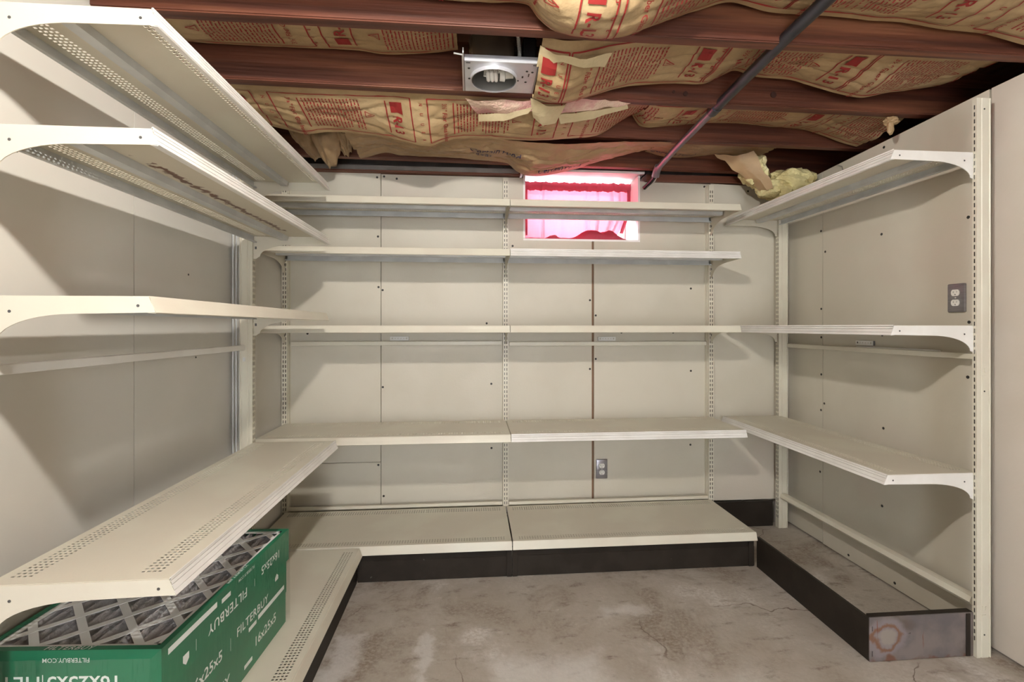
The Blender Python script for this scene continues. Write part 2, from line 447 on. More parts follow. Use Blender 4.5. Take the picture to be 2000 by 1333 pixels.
# left wall
wl = structure(MB().box(-1.6, XL - 0.016, YF, 0.42, 0, ZD).build('wall_left', CONC))
ys = [-5.6, -4.758, -3.538, -2.318, -1.098, -0.462]
for a, b in zip(ys[:-1], ys[1:]):
    board(wl, [(a + G, 0.0), (b - G, 0.0), (b - G, ZD), (a + G, ZD)], XL - 0.015, XL, 'x', PAINTL)
board(wl, [(-0.458, 0.0), (YB - 0.001, 0.0), (YB - 0.001, 2.07), (-0.458, 2.07)], XL - 0.015, -1.236, 'x', PAINTL)
sm = MB()
for y, z in ((-1.56, 0.86), (-1.50, 1.62), (-0.80, 1.40), (-0.75, 1.08)): sm.disc((XL, y, z), (1, 0, 0), 0.004, 8, 0.001)
for y, z in ((-0.43, 0.95), (-0.42, 1.42)): sm.disc((-1.236, y, z), (1, 0, 0), 0.004, 8, 0.001)
tag(sm.build('screw_heads', SCREW_AND_HOLE, wl), kind='stuff')

# right wall, its top edge stops short of the subfloor
wr = structure(MB().prism([(YF, 0), (0.42, 0), (0.42, 2.03), (-1.2, 2.085), (YF, 2.10)], XRW + 0.016, XRW + 0.05, 'x').build('wall_right', CONC))
board(wr, [(YB, 0.012), (-0.242, 0.012), (-0.242, 2.052), (YB, 2.038)], XRW, XRW + 0.015, 'x', PAINT)
board(wr, [(-0.246, 0.008), (-1.100, 0.008), (-1.100, 2.086), (-0.246, 2.052)], XRW, XRW + 0.015, 'x', PAINT)
board(wr, [(-1.108, 0.012), (-2.36, 0.012), (-2.36, 2.11), (-1.108, 2.086)], XRW, XRW + 0.015, 'x', PAINTR)
board(wr, [(-2.363, 0.012), (YF, 0.012), (YF, 2.11), (-2.363, 2.11)], XRW, XRW + 0.015, 'x', PAINTR)
RS = [(-0.626, 1.636), (-0.231, 1.729), (-0.263, 1.61), (-0.233, 1.299), (-1.024, 1.626), (-1.027, 1.218), (-0.639, 2.041), (-0.233, 1.142), (-0.63, 1.161), (-0.233, 0.937), (-0.256, 0.78), (-0.231, 0.74), (-0.636, 0.724), (-1.022, 1.004), (-0.224, 0.397), (-0.629, 0.357), (-0.426, 0.03), (-0.697, 0.03)]
sm = MB()
for y, z in RS: sm.disc((XRW, y, z), (-1, 0, 0), 0.0065, 8, 0.001)
tag(sm.build('screw_heads', SCREW_AND_HOLE, wr), kind='stuff')
# space beyond the right wall and the wall behind the camera (with a wide opening to daylight)
structure(MB().box(2.65, 2.7, YF, 0.42, 0, ZD).build('wall_beyond', CONC))
wf = MB()
OX0, OX1, OZ = -0.35, 0.35, 2.02
wf.box(-1.6, OX0, YF - 0.1, YF, 0, ZD); wf.box(OX1, 2.7, YF - 0.1, YF, 0, ZD); wf.box(OX0, OX1, YF - 0.1, YF, OZ, ZD)
structure(wf.build('wall_front', PAINTL))
# back-left corner strip and top plates
structure(MB().box(-1.6, WX0 - 0.02, 0.02, 0.18, 2.0745, ZJ - 0.004).build('trim_1', WOODD))
structure(MB().box(WX1 + 0.03, 2.65, 0.03, 0.18, 2.062, ZJ - 0.01).build('trim_2', WOODD))
structure(MB().box(-1.6, 2.65, 0.34, 0.42, 2.0755, ZD).build('trim_3', GREYSILL))
structure(MB().box(XL, WX0 - 0.03, 0.012, 0.0195, 2.082, 2.106).build('trim_4', GREYSILL))

# joists are pieces of the ceiling
def joist(x0, x1, yfar0, yfar1, th=0.046, name='joist', mat=WOOD, z0=ZJ):
    """yfar = position of the side away from the camera at both ends"""
    poly = [(x0, yfar0 - th), (x1, yfar1 - th), (x1, yfar1), (x0, yfar0)]
    m = MB()
    bm = bmesh.new()
    vs = [bm.verts.new((p[0], p[1], z)) for z in (z0, ZD) for p in poly]
    for f in ((0, 1, 2, 3), (7, 6, 5, 4), (0, 4, 5, 1), (1, 5, 6, 2), (2, 6, 7, 3), (3, 7, 4, 0)):
        bm.faces.new([vs[i] for i in f])
    bmesh.ops.bevel(bm, geom=[e for e in bm.edges if all(abs(v.co.z - z0) < 1e-6 for v in e.verts)], offset=0.004, segments=2, affect='EDGES')
    bm.verts.index_update()
    m.add([v.co[:] for v in bm.verts], [[v.index for v in f.verts] for f in bm.faces]); bm.free()
    return m.build(name, mat, ceil)
for yy in (-5.30, -4.90, -4.49, -4.08, -3.68, -3.27, -2.87, -2.46, -2.05, -1.64):
    joist(-1.29, 2.64, yy, yy)
joist(-1.29, 2.64, -1.233, -1.224)
joist(-1.29, 2.64, -0.850, -0.760, 0.048)
joist(-1.29, 2.64, -0.470, -0.365, 0.046)
joist(-1.29, 2.64, -0.068, 0.062, 0.046)

# knots, nail heads and splinters on the joists
kn = MB()
for x, z, r in ((0.93, 2.20, 0.012), (1.01, 2.165, 0.008), (1.35, 2.17, 0.006)):
    kn.disc((x, -1.2655, z), (0, -1, 0), r, 9, 0.0005)
for x, z, r in ((0.67, 2.145, 0.010), (0.62, 2.15, 0.006), (1.05, 2.16, 0.013)):
    kn.disc((x, -0.9005 + 0.0229 * (x + 1.29), z), (0, -1, 0), r, 9, 0.0015)
tag(kn.build('knots', M('dark_knot', (0.05, 0.018, 0.012), 0.7), ceil), kind='stuff')

# ---------------------------------------------------------------- window and curtain
win = structure(empty('window_1', ((WX0 + WX1) / 2, 0.3, WZ0)))
def wpart(name, mb, mat):
    o = mb.build(name, mat, win); o.location = -Vector(win.location); return o
wpart('sill', MB().box(WX0, WX1, 0.056, 0.34, WZ0 + 0.0005, WZ0 + 0.012), WINW)
wpart('reveal', MB().box(WX0, WX0 + 0.012, 0.056, 0.34, WZ0 + 0.013, 2.10), WINW)
wpart('reveal', MB().box(WX1 - 0.012, WX1, 0.056, 0.34, WZ0 + 0.013, 2.10), WINW)
wpart('soffit', MB().box(WX0 - 0.018, WX1 + 0.028, 0.056, 0.339, 2.112, 2.126), WINW)
fr = MB()
fx0, fx1, fz0, fz1 = WX0 + 0.014, WX1 - 0.014, WZ0 + 0.014, 2.11
fr.box(fx0, fx1, 0.29, 0.33, fz0, fz0 + 0.03); fr.box(fx0, fx1, 0.29, 0.33, fz1 - 0.03, fz1)
fr.box(fx0, fx0 + 0.03, 0.29, 0.33, fz0 + 0.03, fz1 - 0.03); fr.box(fx1 - 0.03, fx1, 0.29, 0.33, fz0 + 0.03, fz1 - 0.03)
wpart('window_frame', fr, WINW)
for a, b in ((fx0 + 0.03, fx1 - 0.03),):
    wpart('pane', MB().box(a, b, 0.308, 0.312, fz0 + 0.03, fz1 - 0.03), GLASS)

cur = tag(empty('curtain', (0.47, 0.20, 2.08)), 'sheer red curtain with dark hems crumpled on the small window sill', 'curtain')
def cpart(name, mb, mat, smooth=True):
    o = mb.build(name, mat, cur, smooth, fix=False); o.location = -Vector(cur.location); return o
def grid(fn, nu, nv):
    vs = [fn(i / nu, j / nv) for j in range(nv + 1) for i in range(nu + 1)]
    fs = [(j * (nu + 1) + i, j * (nu + 1) + i + 1, (j + 1) * (nu + 1) + i + 1, (j + 1) * (nu + 1) + i) for j in range(nv) for i in range(nu)]
    return MB().add(vs, fs)
def fold(u):
    y = 0.0
    for c, wd, a in ((0.17, 0.012, 0.014), (0.60, 0.02, 0.010), (0.70, 0.012, 0.016), (0.84, 0.02, 0.02), (0.91, 0.012, 0.014), (0.35, 0.03, 0.006)):
        y += a * math.exp(-((u - c) / wd) ** 2)
    return y
CX0, CX1, CT, CBOT = 0.128, 0.790, 2.088, 1.733
def cur_sheet(u, v):
    x = CX0 + (CX1 - CX0) * u
    sh = 0.0
    if v > 0.55: sh = -(v - 0.55) * 0.22 * max(0, u - 0.62) / 0.38      # right edge pulled inward at the bottom
    z = CT + (CBOT - CT) * v
    y = 0.20 - fold(u) * (0.4 + v) - 0.012 * math.sin(u * 9 + 1) * v
    return (x + sh, y, z - 0.004 * math.sin(u * 30))
cpart('cloth', grid(cur_sheet, 120, 24), SHEER)
cpart('top_hem', grid(lambda u, v: (CX0 - 0.004 + (CX1 - CX0 + 0.008) * u, 0.192 - 0.010 * math.sin(v * PI) - fold(u) * 0.5, 2.09 - 0.052 * v + 0.003 * math.sin(u * 70) + 0.0015 * math.sin(u * 190)), 120, 6), HEM)
cpart('side_hem', grid(lambda u, v: (CX0 - 0.003 + 0.022 * u, 0.190 - 0.003 * math.sin(u * PI), 2.05 - 0.29 * v), 3, 12), HEM)
cpart('side_hem', grid(lambda u, v: (CX1 - 0.020 - 0.10 * max(0, v - 0.5) + 0.022 * u, 0.186 - 0.003 * math.sin(u * PI), 2.05 - 0.27 * v), 3, 12), HEM)
def heap(u, v):
    x = 0.13 + 0.60 * u
    h = 0.014 + 0.018 * math.exp(-((u - 0.28) / 0.05) ** 2) + 0.055 * math.exp(-((u - 0.66) / 0.12) ** 2) + 0.045 * math.exp(-((u - 0.86) / 0.09) ** 2)
    a = PI * v
    n = noise.noise(Vector((x * 22, v * 4, 3))) * 0.012
    return (x + 0.01 * math.sin(v * 9), 0.16 - 0.075 * math.cos(a) * (0.6 + h * 8) + n, WZ0 + 0.0135 + math.sin(a) * (h + abs(n)) + 0.001)
cpart('crumpled_hem', grid(heap, 90, 14), HEM)
rod = MB().tube([(WX0 + 0.012, 0.2, 2.068), (WX1 - 0.012, 0.2, 2.068)], 0.005, 8).build('rod', WINW, cur); rod.location = -Vector(cur.location)

# ---------------------------------------------------------------- uprights
UW, UD = 0.030, 0.056
CAVITY = M('dark_cavity_steel', (0.13, 0.125, 0.12), 0.6, 0.3)  # dark tone: on the posts it puts inner shade into the lining colour
def upright_mesh(h, UW=0.030, single=False):
    """slotted square post: local y = into the wall, front face at y = 0"""
    m = MB()
    hw = UW / 2
    xs = [-hw, -0.0022, 0.0018, 0.0045, 0.0055, hw] if single else [-hw, -0.0085, -0.0045, 0.0045, 0.0085, hw]
    zs = [0.0]
    z = 0.06
    holes = []
    while z < h - 0.03:
        zs += [z, z + 0.0155]; holes.append(len(zs) - 2); z += 0.0254
    zs.append(h)
    nx = len(xs)
    vs = [(x, 0, zz) for zz in zs for x in xs]
    fs = []
    hs = set(holes)
    for j in range(len(zs) - 1):
        for i in range(nx - 1):
            if j in hs and i in ((1,) if single else (1, 3)): continue
            fs.append((j * nx + i, j * nx + i + 1, (j + 1) * nx + i + 1, (j + 1) * nx + i))
    m.add(vs, fs)
    for s in (-1, 1):
        x = s * hw
        # side with two shallow beads
        prof = [(x, 0), (x, 0.014), (x - s * 0.0025, 0.016), (x - s * 0.0025, 0.020), (x, 0.022), (x, 0.046), (x - s * 0.003, 0.048), (x - s * 0.003, 0.052), (x, 0.054), (x, UD)]
        m.strip(prof, 0, h, 'z')
    m.add([(-hw, 0, h), (hw, 0, h), (hw, UD, h), (-hw, UD, h)], [(0, 1, 2, 3)])
    return m
def upright(loc, rz, h, label, group='slotted shelving uprights', UW=0.030, single=False):
    root = tag(empty('shelf_upright', loc, rz), label, 'shelving post', group)
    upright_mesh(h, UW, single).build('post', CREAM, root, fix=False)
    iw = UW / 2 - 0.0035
    MB().strip([(-iw, 0.0015), (-iw, UD - 0.003), (iw, UD - 0.003), (iw, 0.0015)], 0.001, h - 0.002, 'z').build('dark_slot_lining', CAVITY, root, fix=False)  # lining added inside the hollow post so its slots read dark
    return root
upright((-1.219, 0, 0.0), 0, 2.058, 'cream slotted upright on the back wall in the corner by the filter-box wall')
upright((0, 0, 0.0), 0, 2.052, 'cream slotted upright between the two bays of the back wall, beside the window')
upright((1.219, 0, 0.0), 0, 2.040, 'cream slotted upright on the back wall at the end of the window bay')
lu = upright((-1.176, -0.471, 0.0), PI / 2, 2.06, 'cream slotted upright on the filter-box wall, at the far end of its shelves')
upright((-1.176, -1.690, 0.0), PI / 2, 2.06, 'cream slotted upright on the filter-box wall, at the open end of its shelves')
upright((1.628, 0.0, 0.0), -PI / 2, 2.035, 'cream slotted upright in the corner behind the empty base frame')
ru = upright((1.628, -1.137, 0.0), -PI / 2, 2.03, 'cream slotted upright at the end of the empty base frame, beside bare wall', UW=0.016, single=True)
# the exposed side of the end post: cut-outs and screw
MB().box(0.0079, 0.0098, 0.018, 0.026, 1.035, 1.050).box(0.0079, 0.0098, 0.030, 0.038, 1.035, 1.050).box(0.0079, 0.0098, 0.021, 0.036, 1.006, 1.024).build('punched_tab', CREAM, ru)
MB().box(0.0079, 0.0098, 0.021, 0.036, 0.150, 0.156).box(0.0079, 0.0098, 0.020, 0.024, 0.172, 0.186).box(0.0079, 0.0098, 0.033, 0.037, 0.172, 0.186).build('punched_tab', CREAM, ru)
for zz in (0.083, 0.966, 1.99): MB().disc((0.0082, 0.030, zz), (1, 0, 0), 0.003, 8, 0.0006).build('screw', SCREW_AND_HOLE, ru)
# edge strips beside the far left post
MB().box(-0.0185, -0.0155, 0.066, 0.071, 0, 2.04).build('edge_strip', GALV, lu)
MB().box(-0.0185, -0.0155, 0.080, 0.085, 0, 2.04).build('edge_strip', GALV, lu)
MB().box(-0.0195, -0.0155, 0.030, 0.040, 1.045, 1.062).build('clip', STEELW, lu)

# ---------------------------------------------------------------- shelves
_plate_cache = {}
def plate_mesh(L, d, wide_front=3, mat=CREAM, fo=0.020):
    key = (round(L, 4), round(d, 4), wide_front, mat.name, fo)
    if key in _plate_cache: return _plate_cache[key]
    pitch = 0.0127; hw = 0.0064; hh = 0.0068; rp = 0.0115
    n = int((L - 0.06) / pitch)
    x_off = (L - n * pitch) / 2 + (pitch - hw) / 2
    xs = [0.004]
    for i in range(n): xs += [x_off + i * pitch, x_off + i * pitch + hw]
    xs.append(L - 0.004)
    ys = [0.0]; hole_rows = set()
    def rows(y0, k):
        for r in range(k):
            ys.append(y0 - r * rp); hole_rows.add(len(ys) - 1); ys.append(y0 - r * rp - hh)
    rows(-0.022, 4)
    yf = -(d - 0.014)
    rows(yf + fo + (wide_front - 1) * rp + hh, wide_front)
    ys.append(yf)
    nx = len(xs)
    vs = [(x, y, 0) for y in ys for x in xs]; fs = []
    for j in range(len(ys) - 1):
        for i in range(nx - 1):
            if j in hole_rows and i % 2 == 1: continue
            fs.append((j * nx + i, (j + 1) * nx + i, (j + 1) * nx + i + 1, j * nx + i + 1))
    m = MB(); m.add(vs, fs)
    me = bpy.data.meshes.new('deck_plate'); me.from_pydata(m.v, [], m.f); me.materials.append(mat); me.update()
    _plate_cache[key] = me
    return me
def link_mesh(name, me, parent):
    o = bpy.data.objects.new(name, me); COL.objects.link(o); o.parent = parent; return o
def bracket_profile(d, LH=0.034):
    pts = [(0.004, -0.001), (-(d - 0.0145), -0.001), (-(d - 0.001), -LH)]
    y1, z1 = -(d * 0.52), -(LH + 0.003)
    pts.append((y1, z1))
    for k in range(1, 11):
        t = k / 10
        a = t * PI / 2
        # quarter-ellipse sweep down to the post
        pts.append((y1 + (d * 0.52 - 0.026) * math.sin(a) * 1.0, z1 - 0.056 * (1 - math.cos(a))))
    pts += [(-0.018, -0.096), (-0.010, -0.104), (0.004, -0.104)]
    return pts
def lip_profile(d, ridge, LH=0.034):
    f = -(d - 0.014)
    if ridge:
        p = [(f, 0.0), (f - 0.0010, 0.0022), (f - 0.0028, 0.0022), (f - 0.0034, -0.0030), (f + 0.0006, -0.0042), (f - 0.0036, -0.0056), (f - 0.0056, -0.0112), (f - 0.0012, -0.0122), (f - 0.0058, -0.0138), (f - 0.0098, -0.0235), (f - 0.0066, -0.0243), (f - 0.0100, -0.0256)]
    else:
        p = [(f, 0.0), (f - 0.0022, -0.0035), (f - 0.0075, -0.0190)]
    p += [(-d, -LH), (-d + 0.0025, -LH - 0.0018), (-d + 0.016, -LH - 0.0005), (-d + 0.016, -0.020)]
    return p
RIVET = M('rivet_grey', (0.10, 0.10, 0.10), 0.4, 0.5)
def shelf(L, d, loc, rz, label, group, ridge=False, near_white=None, base=False, mat=CREAM, wide_front=3, brackets=True, notch=False, name='wall_shelf'):
    """local x = length, -y = out from the wall, z = 0 on the plate"""
    root = tag(empty(name, loc, rz), label, 'shelf', group)
    pl = link_mesh('deck_plate', plate_mesh(L, d, wide_front, mat, 0.020 if base else 0.036), root)
    so = pl.modifiers.new('thickness', 'SOLIDIFY'); so.thickness = 0.0012; so.offset = -1
    LH = 0.036 if base else 0.034
    lp = MB().strip(lip_profile(d, ridge, LH), 0.002, L - 0.002, 'x').build('front_lip', WHITE if ridge else CREAM, root, fix=False)
    so = lp.modifiers.new('thickness', 'SOLIDIFY'); so.thickness = 0.0010; so.offset = 0
    MB().strip([(0.0, -0.0006), (0.0, -0.030), (-0.013, -0.031), (-0.013, -0.026)], 0.005, L - 0.005, 'x').build('back_flange', GALV, root)
    MB().strip([(-0.118, -0.0014), (-0.121, -0.020), (-0.150, -0.020), (-0.153, -0.0014)], 0.012, L - 0.012, 'x').build('stiffener_channel', GALV, root)
    if brackets:
        for k, x in enumerate((0.0025, L - 0.0025)):
            mt = WHITE if near_white == k else CREAM
            b = MB().prism(bracket_profile(d, LH), x - 0.0012, x + 0.0012, 'x').build('bracket', mt, root)
            sgn = -1 if k == 0 else 1
            for (yy, zz) in ((-(d - 0.035), -0.020), (-0.050, -0.032)):
                MB().disc((x + sgn * 0.0012, yy, zz), (sgn, 0, 0), 0.0032, 8, 0.0005).build('rivet', RIVET, b)
            MB().box(x - 0.0016, x + 0.0016, -0.012, -0.004, -0.060, -0.048).build('hook', RIVET, b)
    return root
W = 1.219
dA, d4, dB = 0.3236, 0.3803, 0.467
GB = 'cream perforated steel shelves'
rows_b = [(1.813, dA, 'top'), (1.560, dA, 'second'), (1.172, dA, 'middle'), (0.6325, d4, 'fourth')]
for z, d, nm in rows_b:
    LHt = z + 0.034
    shelf(W, d, (-W, 0, LHt), 0, 'cream steel shelf, %s row of the back wall, bay without the window' % nm, GB)
    shelf(W, d, (0, 0, LHt), 0, {'top': 'cream steel shelf, top row of the back wall, crossing in front of the curtained window',
        'second': 'cream steel shelf, second row of the back wall, just under the curtained window',
        'middle': 'cream steel shelf, middle row of the back wall, window bay',
        'fourth': 'cream steel shelf, fourth row of the back wall, above the outlet'}[nm], GB, ridge=(nm in ('second', 'fourth')))
shelf(W, dB, (-W, 0, 0.1775), 0, 'deep cream base shelf at the foot of the back wall, bay without the window', GB, base=True, brackets=False, name='base_shelf')
shelf(W, dB, (0, 0, 0.1775), 0, 'deep cream base shelf at the foot of the back wall, window bay', GB, base=True, brackets=False, name='base_shelf')
# shelves on the filter-box wall (local x runs away from the camera)
LX = -1.174
rows_l = [(1.824, 0.335, 'top', True, CREAM), (1.577, 0.335, 'second', True, CREAMU), (1.2295, 0.330, 'middle', False, CREAM), (0.643, 0.370, 'fourth', True, CREAM)]
for z, d, nm, rg, mt in rows_l:
    lab = {'top': 'cream steel shelf, top row of the filter-box wall', 'second': 'cream steel shelf with rust streak underneath, second row of the filter-box wall',
           'middle': 'cream steel shelf with plain white front, middle row of the filter-box wall', 'fourth': 'cream perforated steel shelf right above the green filter boxes'}[nm]
    shelf(W, d, (LX, -0.4713 - W, z + 0.034), PI / 2, lab, GB, ridge=rg, mat=mt, wide_front=4 if nm == 'fourth' else 2)
shelf(W, 0.478, (LX, -0.470 - W, 0.1770), PI / 2, 'deep cream base shelf carrying the stack of green filter boxes', GB, base=True, brackets=False, name='base_shelf', ridge=False, wide_front=4)
# shelves on the wall with the empty base frame (local x runs towards the camera)
LR = 1.139; RX = 1.643
for z, d, nm in ((1.803, 0.3385, 'top'), (1.171, 0.3385, 'middle'), (0.634, 0.3642, 'lowest')):
    shelf(LR, d, (RX, 0.005, z + 0.034), -PI / 2, 'cream steel shelf with white end bracket, %s of three above the empty base frame' % nm, GB, ridge=True, near_white=1)

# ---------------------------------------------------------------- kick plates, rails
def thing(name, mb, mat, label, cat, group=None, smooth=False):
    return tag(mb.build(name, mat, None, smooth), label, cat, group)
KG = 'dark brown kick plates'
def kick(name, x0, x1, label, posts):
    root = tag(empty(name, ((x0 + x1) / 2, -0.432, 0)), label, 'kick plate', KG)
    def pp(n, mb, mt):
        o = mb.build(n, mt, root); o.location = -Vector(root.location); return o
    pp('face_panel', MB().strip([(-0.418, 0.140), (-0.432, 0.140), (-0.432, 0.100), (-0.435, 0.098), (-0.435, 0.002), (-0.420, 0.002)], x0, x1, 'x'), KICK)
    for x in posts: pp('end_stile', MB().bbox(x - 0.012, x + 0.012, -0.441, -0.436, 0.002, 0.139, 0.001), KICK)
kick('kick_plate', -0.725, -0.0006, 'dark brown kick plate under the back base shelf, bay without the window', (-0.0135,))
kick('kick_plate', 0.0006, 1.2185, 'dark brown kick plate under the back base shelf, window bay', (0.0135, 1.20))
thing('kick_plate', MB().strip([(-0.742, 0.138), (-0.728, 0.138), (-0.728, 0.002), (-0.742, 0.002)], -1.69, -0.442, 'y'), KICK, 'dark kick plate under the base shelf of the filter boxes', 'kick plate', KG)
thing('kick_plate', MB().box(1.238, 1.612, 0.018, 0.024, 0.003, 0.150).box(1.238, 1.612, 0.012, 0.024, 0.150, 0.1545), KICK, 'dark kick plate in the corner behind the end of the back base shelf', 'kick plate', KG)
# empty base frame on the right
bf = tag(empty('shelf_plinth', (1.223, -1.134, 0)), 'empty dark steel base frame without shelf, rusted end plate, open floor inside', 'shelf base')
def bfp(n, mb, mt):
    o = mb.build(n, mt, bf); o.location = -Vector(bf.location); return o
bfp('side_panel', MB().strip([(1.240, 0.150), (1.2235, 0.154), (1.2235, 0.002), (1.238, 0.002)], -1.131, -0.448, 'y'), KICK)
ep = MB()
ep.bbox(0.0, 0.404, 0.0, 0.004, 0.0015, 0.160, 0.001)
o = ep.build('end_plate', RUSTP, bf); o.location = (0, -0.0, 0)
o['label'] = 'rusted grey steel end plate'
punch(o, MB().box(0.008, 0.012, -0.01, 0.01, 0.110, 0.128).box(0.008, 0.012, -0.01, 0.01, 0.020, 0.040).box(0.150, 0.158, -0.01, 0.01, 0.095, 0.099).box(0.385, 0.389, -0.01, 0.01, 0.022, 0.027))
bfp('top_flange', MB().prism([(1.223, -1.1295), (1.627, -1.1295), (1.627, -1.108), (1.232, -1.108)], 0.156, 0.1605, 'z'), KICK)
bfp('rear_bracket', MB().bbox(1.596, 1.612, -1.138, -1.1348, 0.004, 0.158, 0.001), KICK)

RG = 'cream tie rails at mid height'
thing('tie_rail', MB().bbox(-1.190, -0.022, 0.012, 0.034, 1.095, 1.118, 0.002), CREAM, 'thin cream rail along the back wall, bay without the window', 'rail', RG)
thing('tie_rail', MB().bbox(0.022, 1.195, 0.012, 0.034, 1.090, 1.113, 0.002), CREAM, 'thin cream rail along the back wall under the middle shelf of the window bay', 'rail', RG)
thing('tie_rail', MB().bbox(-1.226, -1.206, -1.672, -0.490, 1.095, 1.118, 0.002), WHITE, 'thin white rail along the filter-box wall below its middle shelf', 'rail', RG)
thing('tie_rail', MB().bbox(1.674, 1.694, -1.110, -0.020, 1.078, 1.100, 0.002), CREAM, 'thin cream rail above the empty base frame, under the middle shelf', 'rail', RG)
thing('base_rail', MB().prism([(1.632, 0.186), (1.640, 0.205), (1.655, 0.208), (1.668, 0.208), (1.668, 0.178), (1.640, 0.176)], -1.115, -0.018, 'y'), CREAM, 'rounded cream rail low on the wall inside the empty base frame', 'rail')
thing('base_rail', MB().bbox(-1.202, -0.018, 0.004, 0.022, 0.182, 0.200, 0.003), CREAM, 'low cream back rail behind the base shelf, bay without the window', 'rail', 'low back rails')
thing('base_rail', MB().bbox(0.018, 1.202, 0.004, 0.022, 0.180, 0.198, 0.003), CREAM, 'low cream back rail behind the base shelf, window bay', 'rail', 'low back rails')

def hole_strip(loc, rz, label, rodl=0):
    root = tag(empty('hole_strip', loc, rz), label, 'metal strip', 'small perforated metal strips')
    pl = MB().box(0, 0.104, -0.012, -0.010, 0, 0.022).build('plate', WHITE, root)
    MB().box(0, 0.104, -0.0099, 0, 0, 0.0015).box(0, 0.104, -0.0099, 0, 0.0205, 0.022).box(0, 0.0015, -0.0099, 0, 0.0016, 0.0204).box(0.1025, 0.104, -0.0099, 0, 0.0016, 0.0204).build('channel_sides', CAVITY, root)
    h = MB()
    for k in range(6): h.tube([(0.012 + k * 0.016, -0.02, 0.012), (0.012 + k * 0.016, -0.005, 0.012)], 0.005 if k in (0, 5) else 0.003, 10)
    punch(pl, h)
    if rodl: MB().tube([(-0.0, -0.006, -0.010), (rodl, -0.006, -0.010)], 0.005, 8).build('rod', WHITE, root)
hole_strip((-0.655, YB - 0.0005, 1.122), 0, 'small perforated metal strip under the middle back shelf, bay without the window')
hole_strip((0.549, YB - 0.0005, 1.118), 0, 'small perforated metal strip under the middle back shelf, window bay')
hole_strip((XRW - 0.0005, -0.486, 1.110), -PI / 2, 'small perforated strip with rod, above the empty base frame', 0.43)

# ---------------------------------------------------------------- outlets
def outlet(loc, rz, label, w_=0.068, h_=0.113):
    root = tag(empty('electrical_outlet', loc, rz), label, 'outlet', 'duplex outlets with steel plates')
    cp = MB().bbox(-w_ / 2, w_ / 2, -0.012, 0.0, 0, h_, 0.004).build('cover_plate', OUTPL, root, True)
    wells = MB()
    for zc in (h_ * 0.33, h_ * 0.68):
        pts = []
        for k in range(24):
            a = 2 * PI * k / 24
            pts.append((0.0165 * math.cos(a), zc + max(-0.0125, min(0.0125, 0.0165 * math.sin(a)))))
        r_ = MB().prism(pts, -0.0145, -0.011, 'y').build('receptacle', OUTW, root)
        def slots(mb):
            mb.box(-0.0078, -0.0052, -0.02, -0.001, zc - 0.001, zc + 0.007).box(0.0052, 0.0078, -0.02, -0.001, zc - 0.001, zc + 0.007)
            return mb.tube([(0, -0.02, zc - 0.007), (0, -0.001, zc - 0.007)], 0.0027, 8)
        punch(r_, slots(MB())); slots(wells)
    punch(cp, wells)
    MB().disc((0, -0.012, h_ * 0.505), (0, -1, 0), 0.003, 8, 0.001).build('screw', STEELW, root)
outlet((0.571, YB, 0.304), 0, 'grey steel outlet plate on the back wall above the base shelf')
MB()
outlet((XRW, -0.985, 1.258), -PI / 2, 'grey steel outlet plate on the wall above the empty base frame')

# ---------------------------------------------------------------- text helper
_tx = {}
def text_geo(s, size, bold=0.0, shear=0.0, spacing=1.0):
    k = (s, size, bold, shear, spacing)
    if k in _tx: return _tx[k]
    cu = bpy.data.curves.new('lettering', 'FONT')
    cu.body = s; cu.size = size; cu.offset = bold * size; cu.shear = shear; cu.space_character = spacing; cu.resolution_u = 2
    ob = bpy.data.objects.new('lettering', cu); COL.objects.link(ob)
    me = bpy.data.meshes.new_from_object(ob)
    if size > 0.022:
        bm = bmesh.new(); bm.from_mesh(me)
        bmesh.ops.triangulate(bm, faces=bm.faces[:])
        for _ in range(3):
            ed = [e for e in bm.edges if e.calc_length() > 0.006]
            if not ed: break
            bmesh.ops.subdivide_edges(bm, edges=ed, cuts=1)
            bmesh.ops.triangulate(bm, faces=bm.faces[:])
        bm.to_mesh(me); bm.free()
    vs = [v.co[:] for v in me.vertices]; fs = [tuple(p.vertices) for p in me.polygons]
    bpy.data.objects.remove(ob); bpy.data.curves.remove(cu); bpy.data.meshes.remove(me)
    xs = [v[0] for v in vs] or [0]
    vs = [(v[0] - min(xs), v[1]) for v in vs]
    _tx[k] = (vs, fs, max(xs) - min(xs))
    return _tx[k]

